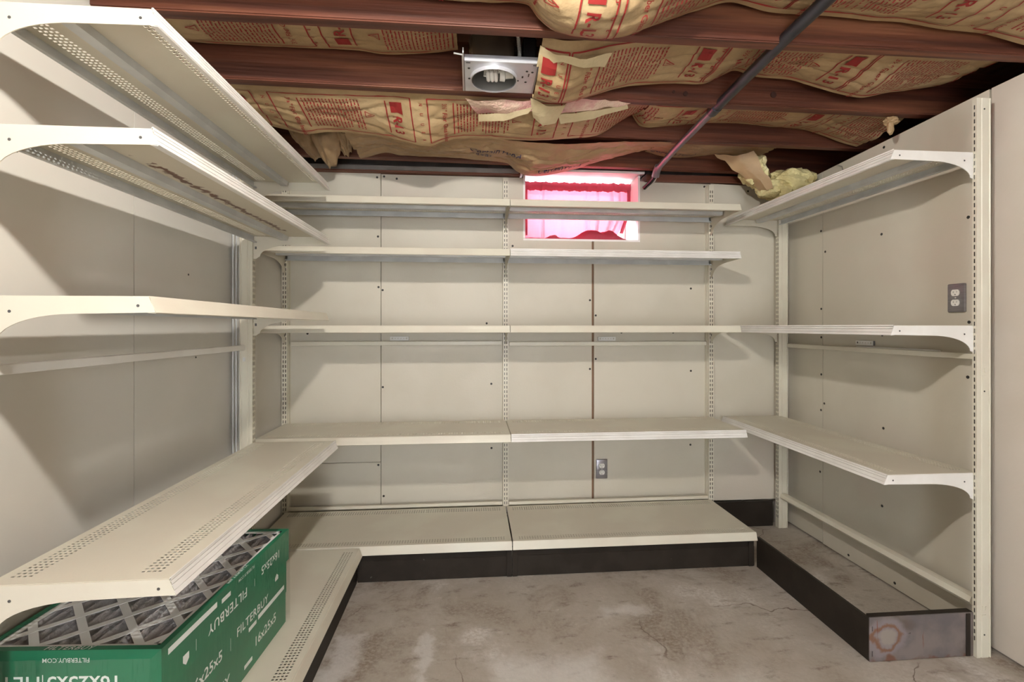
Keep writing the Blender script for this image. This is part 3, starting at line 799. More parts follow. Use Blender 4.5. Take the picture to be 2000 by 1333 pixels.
# ---------------------------------------------------------------- insulation batts between the joists
class Sheet:
    """kraft facing: far-edge outline (x, y, z), near edge (y, z), sag; f(x, t) gives a point"""
    def __init__(s, far, ynear, znear, sag, seed, wr=0.006, flange=True, mids=None):
        s.x = [p[0] for p in far]; s.far = far; s.yn = ynear; s.zn = znear; s.sag = sag; s.seed = seed; s.wr = wr; s.mids = mids
    def herm(s, vals, x):
        X = s.x; n = len(X)
        x = min(max(x, X[0]), X[-1])
        i = 0
        while i < n - 2 and x > X[i + 1]: i += 1
        h = X[i + 1] - X[i]; t = (x - X[i]) / h
        def sl(k):
            if k == 0: return (vals[1] - vals[0]) / (X[1] - X[0])
            if k == n - 1: return (vals[-1] - vals[-2]) / (X[-1] - X[-2])
            return (vals[k + 1] - vals[k - 1]) / (X[k + 1] - X[k - 1])
        a, b = vals[i], vals[i + 1]; m0, m1 = sl(i) * h, sl(i + 1) * h
        return (2 * t ** 3 - 3 * t * t + 1) * a + (t ** 3 - 2 * t * t + t) * m0 + (-2 * t ** 3 + 3 * t * t) * b + (t ** 3 - t * t) * m1
    def f(s, x, t):
        yf = s.herm([p[1] for p in s.far], x); zf = s.herm([p[2] for p in s.far], x)
        yn = s.yn(x) if callable(s.yn) else s.yn
        zn = s.zn(x) if callable(s.zn) else s.zn
        sg = s.sag(x) if callable(s.sag) else s.sag
        # smooth hang: the sheet leaves the near joist, sags, and meets the far edge
        y = yn + (yf - yn) * t
        e = t * t * (3 - 2 * t) * 0.5 + t * 0.5
        z = zn + (zf - zn) * e - sg * math.sin(PI * t)
        q = Vector((x * 3.2 + s.seed, y * 6.0, s.seed * 1.7))
        r1 = noise.noise(q)
        q2 = Vector((x * 9.0 + y * 7 + s.seed, y * 13.0 - x * 3, s.seed))
        ridge = 1 - abs(noise.noise(q2)) * 2
        q3 = Vector((x * 5 - y * 9 + s.seed * 3, x * 2.5 + y * 16, s.seed))
        cr = max(0.0, 1 - abs(noise.noise(q3)) * 5)
        z += s.wr * (0.9 * cr + 1.6 * r1 + 0.8 * max(0, ridge - 0.55) - 0.5 * abs(noise.noise(q2 * 2.3))) * math.sin(PI * min(1, max(0.06, t * 0.94)))
        return Vector((x, y, z))
    def n(s, x, t):
        e = 0.006
        a = s.f(x + e, t) - s.f(x - e, t); b = s.f(x, t + 0.02) - s.f(x, t - 0.02)
        k = a.cross(b); k.normalize()
        return -k if k.z > 0 else k
    def mesh(s, nx=None, nt=40):
        x0, x1 = s.x[0], s.x[-1]
        nx = nx or max(24, int((x1 - x0) / 0.008))
        m = MB()
        vs = []
        for j in range(nt + 2):
            t = min(j / nt, 1.0)
            for i in range(nx + 1):
                x = x0 + (x1 - x0) * i / nx
                p = s.f(x, t)
                if j == nt + 1: p = p + Vector((0, 0.002 + 0.004 * noise.noise(Vector((x * 5, s.seed, 0))), 0.016 + 0.008 * noise.noise(Vector((x * 7, 2, s.seed)))))
                vs.append(p)
        fs = [(j * (nx + 1) + i, j * (nx + 1) + i + 1, (j + 1) * (nx + 1) + i + 1, (j + 1) * (nx + 1) + i) for j in range(nt + 1) for i in range(nx)]
        return m.add(vs, fs)

class Ink:
    def __init__(s, sh, off=0.0036): s.sh = sh; s.off = off; s.mb = MB()
    def pt(s, x, t): 
        t = min(max(t, 0.0), 1.0)
        return s.sh.f(x, t) + s.sh.n(x, t) * s.off
    def ok(s, x): return s.sh.x[0] + 0.004 < x < s.sh.x[-1] - 0.004
    def line(s, x0, t0, x1, t1, wd=0.004, width=0.37):
        n = max(2, int(max(abs(x1 - x0) / 0.02, abs(t1 - t0) * width / 0.02)))
        dx, dt = x1 - x0, (t1 - t0) * width
        L = math.hypot(dx, dt) or 1
        ox, ot = -dt / L * wd / 2, dx / L * wd / 2 / width
        vs = []
        for i in range(n + 1):
            k = i / n; x = x0 + (x1 - x0) * k; t = t0 + (t1 - t0) * k
            if not s.ok(x): 
                if vs: break
                continue
            vs += [s.pt(x + ox, t + ot), s.pt(x - ox, t - ot)]
        if len(vs) >= 4: s.mb.add(vs, [(2 * i, 2 * i + 1, 2 * i + 3, 2 * i + 2) for i in range(len(vs) // 2 - 1)])
    def text(s, st, x, t, size, flip=False, width=0.37, bold=0.01, shear=0.0, spacing=1.0, along=False):
        vs, fs, wd = text_geo(st, size, bold, shear, spacing)
        if not s.ok(x): return
        k = -1 if flip else 1
        if along: out = [s.pt(x + a * k, t - b * k / width) for a, b in vs]      # reads along the joist
        else: out = [s.pt(x + b * k, t + a * k / width) for a, b in vs]          # reads across the bay
        s.mb.add(out, fs)
    def panel(s, X0, flip, width=0.37, L=0.55, ta=0.12, tb=0.90, seed=1):
        rr = random.Random(seed)
        def T(a, b): return (X0 + (a if not flip else L - a), (ta + (tb - ta) * b) if not flip else (tb - (tb - ta) * b))
        def ln(a0, b0, a1, b1, wd): s.line(*T(a0, b0), *T(a1, b1), wd, width)
        for q in ((0, 0, L, 0), (L, 0, L, 1), (L, 1, 0, 1), (0, 1, 0, 0)): ln(*q, 0.005)
        def tx(st, a, b, size, **k): s.text(st, *T(a, b), size, flip, width, **k)
        tx('3\u00bd" Fiber Glass Insulation', 0.060, 0.10, 0.026, bold=0.012)
        ln(0.105, 0.10, 0.105, 0.90, 0.005)
        a = 0.122
        for blk, cnt in ((0, 9), (1, 7)):
            for k in range(cnt):
                b = 0.10
                end = 0.90 if rr.random() > 0.2 else 0.6 + rr.random() * 0.2
                while b < end - 0.03:
                    wl = 0.03 + rr.random() * 0.07
                    x_, t_ = T(a, b); x2, t2 = T(a, min(end, b + wl))
                    s.line(x_, t_, x2, t2, 0.0050, width)
                    b += wl + 0.016
                a += 0.0135
            if blk == 0: ln(a, 0.08, a, 0.93, 0.004); a += 0.014
        # warning triangle
        c = 0.372
        for q in ((c - 0.016, 0.42, c + 0.022, 0.48), (c + 0.022, 0.48, c - 0.016, 0.54), (c - 0.016, 0.54, c - 0.016, 0.42), (c - 0.008, 0.48, c + 0.008, 0.48)): ln(*q, 0.003)
        ln(0.448, 0.10, 0.448, 0.88, 0.005)
        # solid logo block with a pale word bar, then the rating
        for k in range(9): ln(0.468 + k * 0.0054, 0.12, 0.468 + k * 0.0054, 0.36, 0.0056)
        tx('R-13', 0.470, 0.44, 0.054, bold=0.02)
    def gap(s, X, flip, width=0.37):
        for k, ch in enumerate('NUUER'):
            s.text(ch, X, (0.2 + k * 0.15) if not flip else (0.8 - k * 0.15), 0.020, flip, width)

FAR = {  # batt edges taken from image pixels at assumed Y depths, baked as world coordinates
 'B01': [[-1.27, -1.3, 2.22], [-1.049, -1.3, 2.215], [-0.669, -1.3, 2.194], [-0.376, -1.3, 2.175], [-0.149, -1.3, 2.169], [-0.026, -1.3, 2.17], [0.008, -1.3, 2.129], [0.06, -1.3, 2.094], [0.162, -1.3, 2.079], [0.266, -1.3, 2.089], [0.387, -1.3, 2.138], [0.502, -1.3, 2.18], [0.609, -1.3, 2.212], [0.735, -1.3, 2.19], [0.871, -1.3, 2.187], [0.975, -1.3, 2.186], [1.062, -1.3, 2.181], [1.185, -1.3, 2.181], [1.347, -1.3, 2.166], [1.474, -1.3, 2.159], [1.603, -1.3, 2.132], [1.75, -1.3, 2.11]],
 'B12a': [[-1.27, -0.925, 2.228], [-1.19, -0.925, 2.223], [-1.008, -0.925, 2.22], [-0.784, -0.925, 2.218], [-0.61, -0.92, 2.221], [-0.508, -0.92, 2.211], [-0.329, -0.915, 2.23], [-0.245, -0.915, 2.245]],
 'B12b': [[0.036, -0.93, 2.066], [0.105, -0.93, 2.054], [0.174, -0.93, 2.058], [0.273, -0.93, 2.088], [0.363, -0.925, 2.119], [0.454, -0.92, 2.138], [0.597, -0.91, 2.156], [0.721, -0.905, 2.163], [0.788, -0.905, 2.194], [0.846, -0.905, 2.219], [0.931, -0.905, 2.199], [1.08, -0.905, 2.193], [1.187, -0.905, 2.169], [1.296, -0.905, 2.145], [1.384, -0.905, 2.134], [1.494, -0.905, 2.157], [1.628, -0.905, 2.179], [1.72, -0.905, 2.195]],
 'B23a': [[-1.225, -0.53, 2.115], [-1.142, -0.53, 2.101], [-1.011, -0.53, 2.073], [-0.923, -0.53, 2.058], [-0.834, -0.53, 2.07], [-0.7, -0.53, 2.066], [-0.542, -0.53, 2.048], [-0.393, -0.53, 2.02], [-0.313, -0.53, 2.046], [-0.196, -0.53, 2.064], [-0.056, -0.53, 2.063], [0.111, -0.53, 2.064], [0.279, -0.53, 2.079], [0.4, -0.52, 2.1], [0.486, -0.51, 2.158], [0.56, -0.50, 2.213]],
 'B23b': [[0.566, -0.49, 2.222], [0.611, -0.49, 2.164], [0.738, -0.49, 2.166], [0.865, -0.49, 2.181], [0.994, -0.485, 2.193], [1.124, -0.48, 2.195], [1.256, -0.475, 2.189], [1.442, -0.47, 2.183], [1.549, -0.465, 2.161], [1.657, -0.465, 2.127], [1.74, -0.465, 2.107]],
 'B34a': [[-0.78, -0.125, 2.094], [-0.727, -0.125, 2.108], [-0.647, -0.125, 2.127], [-0.566, -0.125, 2.118], [-0.362, -0.12, 2.113], [-0.169, -0.11, 2.108], [-0.002, -0.10, 2.099], [0.054, -0.10, 2.055], [0.138, -0.10, 2.032], [0.28, -0.10, 2.053], [0.395, -0.09, 2.087], [0.51, -0.08, 2.13], [0.67, -0.07, 2.186], [0.778, -0.06, 2.215]],
 'B34b': [[0.79, -0.07, 2.198], [0.89, -0.07, 2.173], [1.009, -0.065, 2.171], [1.129, -0.06, 2.186], [1.25, -0.055, 2.204], [1.432, -0.05, 2.189]],
}
def batt(key, ynear, znear, sag, seed, label, mat=KRAFT, wr=0.006, panels=(), gaps=(), flip=False, width=0.37, extra=None):
    sh = Sheet(FAR[key], ynear, znear, sag, seed, wr)
    c = sh.f((sh.x[0] + sh.x[-1]) / 2, 0.5)
    root = tag(empty('insulation_batt', (c.x, c.y, c.z)), label, 'insulation', 'kraft faced insulation batts')
    o = sh.mesh().build('kraft_facing', mat, root, True, fix=False); o.location = -Vector(root.location)
    ink = Ink(sh)
    for i, X0 in enumerate(panels): ink.panel(X0, flip, width, seed=seed * 10 + i)
    for X in gaps: ink.gap(X, flip, width)
    if ink.mb.v:
        o = ink.mb.build('printing', REDINK, root, fix=False); o.location = -Vector(root.location)
    if extra: extra(sh, root)
    return sh, root
def stx(key):
    pass
def bump1(c, w_, a):
    return lambda x: a * math.exp(-((x - c) / w_) ** 2)
def sag01(x): return 0.010 + 0.07 * math.exp(-((x - 0.16) / 0.24) ** 2) + 0.015 * math.exp(-((x - 1.4) / 0.3) ** 2)
batt('B01', -1.60, 2.175, sag01, 1.3, 'printed kraft insulation batt bulging below its joist, room side of the recessed light', panels=(-0.97, -0.35, 0.222, 0.765, 1.405), gaps=(-0.385, 0.188, 1.365), width=0.30, wr=0.007)
batt('B12a', -1.20, 2.225, 0.022, 2.1, 'kraft insulation batt above the top shelf, ending at the recessed light', panels=(-1.30, -0.705), gaps=(-0.735,), flip=True, width=0.29)
def n12(x): return 2.165 - 0.04 * math.exp(-((x - 0.12) / 0.14) ** 2)
def sag12(x): return 0.008 + 0.030 * math.exp(-((x - 0.14) / 0.16) ** 2)
_, batt_mid = batt('B12b', -1.205, n12, sag12, 3.4, 'kraft insulation batt hanging beside the recessed light and running behind the pipe', panels=(-0.42, 0.140, 0.70, 1.26), gaps=(0.105, 0.675), width=0.29, wr=0.008)
def n23(x): return 2.125
def script_l(sh, root):
    ink = Ink(sh); ink.text('CertainTeed', -0.10, 0.90, 0.055, along=True, width=0.3, shear=0.25)
    o = ink.mb.build('script_lettering', BLUEINK, root, fix=False); o.location = -Vector(root.location)
batt('B23a', -0.825, n23, 0.006, 4.2, 'kraft insulation batt hanging flat above the back shelves, printed facing torn near the light', panels=(-1.61, -0.992, -0.374, 0.244), gaps=(-1.025, -0.408, 0.21), width=0.30, wr=0.008)
batt('B23b', -0.79, 2.145, 0.012, 5.7, 'printed kraft insulation batt crossed by the thin grey length of the pipe', panels=(0.27, 0.86, 1.44), gaps=(0.835,), width=0.30, wr=0.008)
def n34(x): return 2.10 - 0.03 * math.exp(-((x - 0.2) / 0.3) ** 2)
def script_a(sh, root):
    ink = Ink(sh)
    ink.text('CertainTeed', -0.20, 0.42, 0.050, along=True, width=0.34, shear=0.25, bold=0.0)
    ink.text('CertainTeed', 0.16, 0.80, 0.045, along=True, width=0.34, shear=0.25, bold=0.0)
    for k in range(14): ink.line(-0.20 + k * 0.008, 0.50, -0.20 + k * 0.008, 0.62, 0.002 + 0.002 * (k % 3), 0.34)
    o = ink.mb.build('script_lettering', BLUEINK, root, fix=False); o.location = -Vector(root.location)
batt('B34a', -0.47, n34, 0.012, 6.3, 'brown kraft insulation batt drooping over the curtained window', mat=KRAFTD, wr=0.017, extra=script_a)
def script_b(sh, root):
    ink = Ink(sh); ink.text('CertainTeed', 0.80, 0.86, 0.05, along=True, width=0.34, shear=0.25, bold=0.0)
    o = ink.mb.build('script_lettering', BLUEINK, root, fix=False); o.location = -Vector(root.location)
batt('B34b', -0.42, 2.16, 0.012, 7.9, 'brown kraft insulation batt past the pipe, next to the yellow wool', mat=KRAFTD, wr=0.008, extra=script_b)

# crumpled and torn pieces
def flap(name, pts_a, pts_b, mat, parent, n=14, nt=5, seed=0, amp=0.006):
    """ruled sheet between two polylines"""
    def poly(P, k):
        k = k * (len(P) - 1); i = min(int(k), len(P) - 2); f = k - i
        return Vector(P[i]).lerp(Vector(P[i + 1]), f)
    vs = []
    for j in range(nt + 1):
        for i in range(n + 1):
            p = poly(pts_a, i / n).lerp(poly(pts_b, i / n), j / nt)
            p = p + Vector((0, 0, amp * noise.noise(p * 14 + Vector((seed, 0, 0))))) + Vector((0, amp * 0.7 * noise.noise(p * 19 + Vector((0, seed, 0))), 0))
            vs.append(p)
    fs = [(j * (n + 1) + i, j * (n + 1) + i + 1, (j + 1) * (n + 1) + i + 1, (j + 1) * (n + 1) + i) for j in range(nt) for i in range(n)]
    o = MB().add(vs, fs).build(name, mat, parent, True, fix=False)
    if parent: o.location = -Vector(parent.location)
    return o
torn = tag(empty('torn_insulation', (0.0, -0.80, 2.09)), 'torn pale kraft flaps with pink wool below the recessed light', 'insulation')
flap('pink_wool', [(-0.22, -0.835, 2.100), (-0.10, -0.835, 2.100), (0.05, -0.84, 2.105)], [(-0.17, -0.73, 2.085), (-0.06, -0.76, 2.075), (0.07, -0.79, 2.082)], PINKF, torn, seed=2, amp=0.012)
flap('paper_flap', [(-0.165, -0.745, 2.082), (-0.05, -0.785, 2.068), (0.05, -0.83, 2.082)], [(-0.165, -0.705, 2.068), (-0.06, -0.745, 2.052), (0.035, -0.800, 2.068)], KRAFTL, torn, seed=5)
flap('pink_wool', [(0.20, -0.845, 2.108), (0.32, -0.845, 2.11), (0.45, -0.84, 2.112)], [(0.16, -0.78, 2.075), (0.28, -0.80, 2.088), (0.40, -0.815, 2.10)], PINKF, torn, seed=8, amp=0.012)
flap('paper_flap', [(0.16, -0.785, 2.072), (0.30, -0.80, 2.085), (0.44, -0.82, 2.108)], [(0.18, -0.735, 2.055), (0.31, -0.765, 2.070), (0.45, -0.80, 2.100)], KRAFTL, torn, seed=9)
flap('paper_flap', [(0.03, -0.915, 2.068), (0.09, -0.91, 2.052), (0.17, -0.90, 2.056)], [(0.055, -0.80, 2.050), (0.10, -0.765, 2.030), (0.15, -0.78, 2.040)], KRAFTL, torn, seed=11, amp=0.01)
tab = batt_mid
flap('paper_flap', [(0.03, -1.185, 2.120), (0.08, -1.18, 2.092), (0.17, -1.18, 2.084), (0.27, -1.185, 2.104)], [(0.030, -1.09, 2.100), (0.10, -1.155, 2.080), (0.19, -1.145, 2.076), (0.262, -1.12, 2.090)], KRAFTL, tab, seed=14)
# crumpled paper in the corner over the top shelves
def blob(name, c, r, mat, parent, seed, amp=0.25, freq=3.0, sub=4, stretch=None, ridg=True):
    bm = bmesh.new(); bmesh.ops.create_icosphere(bm, subdivisions=sub, radius=1)
    for v in bm.verts:
        d = v.co.normalized()
        n = noise.noise(d * freq + Vector((seed, 0, 0)))
        n2 = 1 - abs(noise.noise(d * freq * 2.1 + Vector((0, seed, 0)))) * 2.2
        k = 1 + amp * n + (amp * 0.45 * n2 if ridg else amp * 0.3 * noise.noise(d * freq * 3 + Vector((seed, seed, 0))))
        v.co = Vector((c[0] + d.x * r[0] * k, c[1] + d.y * r[1] * k, c[2] + d.z * r[2] * k))
    bm.verts.index_update()
    m = MB().add([v.co[:] for v in bm.verts], [[v.index for v in f.verts] for f in bm.faces]); bm.free()
    o = m.build(name, mat, parent, True, fix=False)
    if parent: o.location = -Vector(parent.location)
    return o
bag = tag(empty('crumpled_paper', (-0.93, -0.22, 2.08)), 'crumpled brown kraft paper stuffed in the corner over the top back shelf', 'paper')
def pouch(x0, x1, ztop, zbot, xb, ybulge, seed, y0=-0.34):
    # hanging paper pouch: gathered at the top, folded and drooping below
    def fn(u, v):
        x = x0 + (x1 - x0) * u
        x = x + (xb - x) * 0.45 * v ** 2
        f = math.sin(u * 15 + seed) * 0.010 * (0.4 + v) + 0.012 * noise.noise(Vector((u * 5, v * 4, seed)))
        y = y0 + 0.16 * v - ybulge * math.sin(PI * u) * math.sin(PI * min(1, v * 0.9 + 0.1)) + f
        z = ztop + (zbot - ztop) * (v ** 0.8) * (0.55 + 0.45 * math.sin(PI * u)) + 0.012 * noise.noise(Vector((u * 7, v * 6, seed + 3)))
        return (x, y, z)
    g = grid(fn, 40, 20)
    o = g.build('paper_fold', KRAFTD, bag, True, fix=False); o.location = -Vector(bag.location)
    so = o.modifiers.new('thickness', 'SOLIDIFY'); so.thickness = 0.0008
pouch(-1.075, -0.935, 2.150, 2.060, -0.99, 0.05, 1.0)
pouch(-0.985, -0.835, 2.150, 2.022, -0.93, 0.09, 2.6)
pouch(-0.875, -0.790, 2.145, 2.085, -0.85, 0.03, 4.2)
# yellow wool hanging by the right wall
yw = tag(empty('yellow_insulation', (1.45, -0.20, 2.02)), 'yellow glass wool with brown paper hanging into the corner over the top shelf', 'insulation')
blob('glass_wool', (1.36, -0.20, 2.060), (0.060, 0.08, 0.085), YELF, yw, 1.7, 0.35, 2.2, ridg=False)
blob('glass_wool', (1.57, -0.20, 2.005), (0.135, 0.09, 0.068), YELF, yw, 2.9, 0.35, 2.2, ridg=False)
blob('glass_wool', (1.475, -0.20, 1.960), (0.085, 0.08, 0.055), YELF, yw, 4.4, 0.35, 2.2, ridg=False)
flap('brown_paper', [(1.13, -0.20, 2.150), (1.23, -0.26, 2.125), (1.30, -0.30, 2.135)], [(1.375, -0.22, 1.950), (1.395, -0.27, 1.930), (1.415, -0.29, 1.955)], KRAFTD, yw, seed=3, amp=0.02, nt=12)
tagw = tag(MB().tube([(1.722, -0.36, 2.05), (1.715, -0.40, 2.03), (1.70, -0.43, 1.98), (1.70, -0.43, 1.90), (1.71, -0.42, 1.84)], 0.0022, 6).build('loose_wire', STEELW), 'thin loose wire curving down the wall behind the top shelf', 'wire')
sc = tag(empty('wool_scrap', (1.60, -0.80, 2.07)), 'small brown wool scrap under the joist end at the bare wall', 'insulation')
blob('tuft', (1.63, -0.785, 2.098), (0.026, 0.02, 0.018), KRAFTD, sc, 8.2, 0.4, 2.0)
blob('tuft', (1.622, -0.79, 2.068), (0.012, 0.012, 0.030), KRAFTD, sc, 6.1, 0.3, 2.0)

# ---------------------------------------------------------------- pipe
pp = tag(empty('water_pipe', (0.82, -0.8, 2.12)), 'dark pipe notched into the joists, running to the back wall beside the window', 'pipe')
def pprt(n, mb, mt, smooth=True):
    o = mb.build(n, mt, pp, smooth); o.location = -Vector(pp.location); return o
pprt('steel_run', MB().tube([(0.800, -2.2, 2.130), (0.808, -1.30, 2.125), (0.826, -0.80, 2.118)], 0.020, 16), PIPE)
pprt('coupling', MB().tube([(0.825, -0.815, 2.118), (0.828, -0.765, 2.118)], 0.0235, 16), PIPE)
pprt('plastic_run', MB().tube([(0.828, -0.765, 2.118), (0.840, -0.35, 2.105), (0.848, -0.13, 2.092), (0.848, -0.095, 2.075)], 0.0165, 14), PIPEL)
pprt('elbow', MB().tube([(0.848, -0.125, 2.098), (0.848, -0.095, 2.080), (0.848, -0.075, 2.055)], 0.021, 14), PIPEL)
pprt('drop', MB().tube([(0.848, -0.080, 2.060), (0.840, -0.03, 2.04), (0.822, 0.03, 2.02)], 0.012, 10), CANK)
pprt('drop', MB().tube([(0.856, -0.078, 2.060), (0.866, -0.01, 2.045), (0.858, 0.022, 2.055)], 0.006, 8), BULB)

# ---------------------------------------------------------------- recessed light (off) between two joists
def spiral(cx, cy, cz, rad, turns, pitch, r, axis=(1, 0, 0)):
    pts = []
    n = int(turns * 18)
    for i in range(n + 1):
        a = 2 * PI * i / 18
        pts.append((cx + pitch * i / 18, cy + rad * math.cos(a), cz + rad * math.sin(a)))
    return pts
def recessed_light(loc, label, lit=False):
    root = tag(empty('recessed_light', loc), label, 'ceiling light')
    # plate with round opening, local origin at the centre of the opening, z = 0 at the plate underside
    ro = 0.082
    m = MB(); n = 40
    x0, x1, y0, y1 = -0.105, 0.150, -0.105, 0.103
    ring = []; outer = []
    for k in range(n):
        a = 2 * PI * k / n
        c_, s_ = math.cos(a), math.sin(a)
        ring.append((ro * c_, ro * s_, 0))
        t = min((x1 if c_ > 0 else x0) / c_ if abs(c_) > 1e-6 else 9, (y1 if s_ > 0 else y0) / s_ if abs(s_) > 1e-6 else 9)
        outer.append((t * c_, t * s_, 0))
    m.add(ring + outer, [(k, (k + 1) % n, n + (k + 1) % n, n + k) for k in range(n)])
    # corner fills
    for cx_, cy_ in ((x0, y0), (x0, y1), (x1, y0), (x1, y1)):
        near = sorted(range(n), key=lambda k: (outer[k][0] - cx_) ** 2 + (outer[k][1] - cy_) ** 2)[:2]
        m.add([(cx_, cy_, 0), outer[near[0]], outer[near[1]]], [(0, 1, 2)])
    m.box(x0, x1, y0 - 0.002, y0, 0, 0.022); m.box(x0, x1, y1, y1 + 0.002, 0, 0.022)
    pl = m.build('mounting_plate', ZINC, root)
    so = pl.modifiers.new('thickness', 'SOLIDIFY'); so.thickness = 0.0012
    # collar proud of the plate
    prof = [(ro - 0.001, 0.0), (ro - 0.001, -0.012), (ro + 0.003, -0.013), (ro + 0.003, 0.002)]
    def lathe(prof, nseg=40, cap=None):
        mm = MB(); vs = []
        for r_, z_ in prof:
            vs += [(r_ * math.cos(2 * PI * k / nseg), r_ * math.sin(2 * PI * k / nseg), z_) for k in range(nseg)]
        fs = [(i * nseg + k, i * nseg + (k + 1) % nseg, (i + 1) * nseg + (k + 1) % nseg, (i + 1) * nseg + k) for i in range(len(prof) - 1) for k in range(nseg)]
        mm.add(vs, fs); return mm
    lathe(prof).build('collar', ZINC, root, True)
    lathe([(ro - 0.002, -0.008), (ro - 0.003, 0.10), (0.055, 0.150), (0.001, 0.155)]).build('reflector', ZINCD, root, True)
    lathe([(ro + 0.010, 0.002), (ro + 0.010, 0.125), (0.06, 0.165), (0.001, 0.168)]).build('can_housing', CANB, root, True)
    MB().bbox(0.098, 0.146, -0.085, 0.05, 0.002, 0.105, 0.006).build('junction_box', CANK, root)
    bul = MB().tube(spiral(-0.030, 0.012, 0.022, 0.021, 3.6, 0.014, 0.006), 0.0075, 10).build('spiral_lamp', BULB, root, True)
    MB().tube([(0.022, 0.012, 0.022), (0.038, 0.012, 0.022), (0.040, 0.012, 0.024), (0.070, 0.012, 0.028)], [0.024, 0.026, 0.019, 0.019], 16).build('lamp_base', BULB, bul, True)
    # dark marks laid on the plate in place of its shaded slots and holes
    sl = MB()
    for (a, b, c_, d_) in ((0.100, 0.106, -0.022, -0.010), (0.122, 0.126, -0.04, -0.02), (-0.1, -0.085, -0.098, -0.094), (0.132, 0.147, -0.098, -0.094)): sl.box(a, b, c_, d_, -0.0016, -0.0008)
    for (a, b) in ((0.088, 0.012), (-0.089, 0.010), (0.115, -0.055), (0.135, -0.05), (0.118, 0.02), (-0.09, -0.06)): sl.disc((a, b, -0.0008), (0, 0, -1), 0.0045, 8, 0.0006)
    tag(sl.build('plate_hole_marks', SCREW_AND_HOLE, root), kind='stuff')
    for x in (x0 - 0.004, x1 + 0.004):
        MB().bbox(x - 0.002, x + 0.002, -0.150, 0.110, 0.002, 0.020, 0.0006).build('hanger_bar', GALV, root)
    MB().tube([(x0 - 0.006, 0.10, 0.0), (x0 - 0.006, -0.135, 0.004), (x0 - 0.035, -0.142, 0.004)], 0.003, 8).build('hanger_rod', STEELW, root)
    # flexible armoured conduit
    cp = [(0.085, -0.075, 0.02), (0.086, -0.085, 0.05), (0.080, -0.10, 0.09), (0.068, -0.115, 0.14)]
    pts = []; rr_ = []
    for i in range(49):
        k = i / 48 * 3; j = min(int(k), 2); f = k - j
        pts.append(Vector(cp[j]).lerp(Vector(cp[j + 1]), f)); rr_.append(0.0075 if i % 2 else 0.0055)
    MB().tube(pts, rr_, 10).build('flexible_conduit', STEELW, root)
    return root
recessed_light((-0.113, -0.990, 2.106), 'open recessed can light with spiral lamp, bare zinc plate between joists')

# bare lamp on a ceiling holder behind the visible joists: the main light of the room
def bare_lamp(x, y, label, power=1.0):
    LAMPM = M('glowing_lamp', (1, 0.98, 0.94), 0.4, emit=(1.0, 0.955, 0.88), emit_s=LAMP_STRENGTH * power)
    root = tag(empty('ceiling_lamp_offscreen', (x, y, ZJ)), label, 'ceiling lamp')
    MB().box(-0.05, 0.05, -0.17, 0.18, 0.060, 0.078).build('mounting_board', WOODD, root)
    MB().tube([(0, 0, 0.060), (0, 0, 0.044), (0, 0, 0.036), (0, 0, 0.018)], [0.055, 0.055, 0.032, 0.024], 24).build('lamp_holder', BULB, root, True)
    bm = bmesh.new(); bmesh.ops.create_uvsphere(bm, u_segments=20, v_segments=12, radius=0.031)
    for v in bm.verts:
        v.co.z -= 0.022
    bm.verts.index_update()
    MB().add([v.co[:] for v in bm.verts], [[v.index for v in f.verts] for f in bm.faces]).build('globe_bulb_offscreen', LAMPM, root, True, fix=False); bm.free()
bare_lamp(-0.215, -2.26, 'bare globe bulb on a holder under the joists, closest to the shelves')

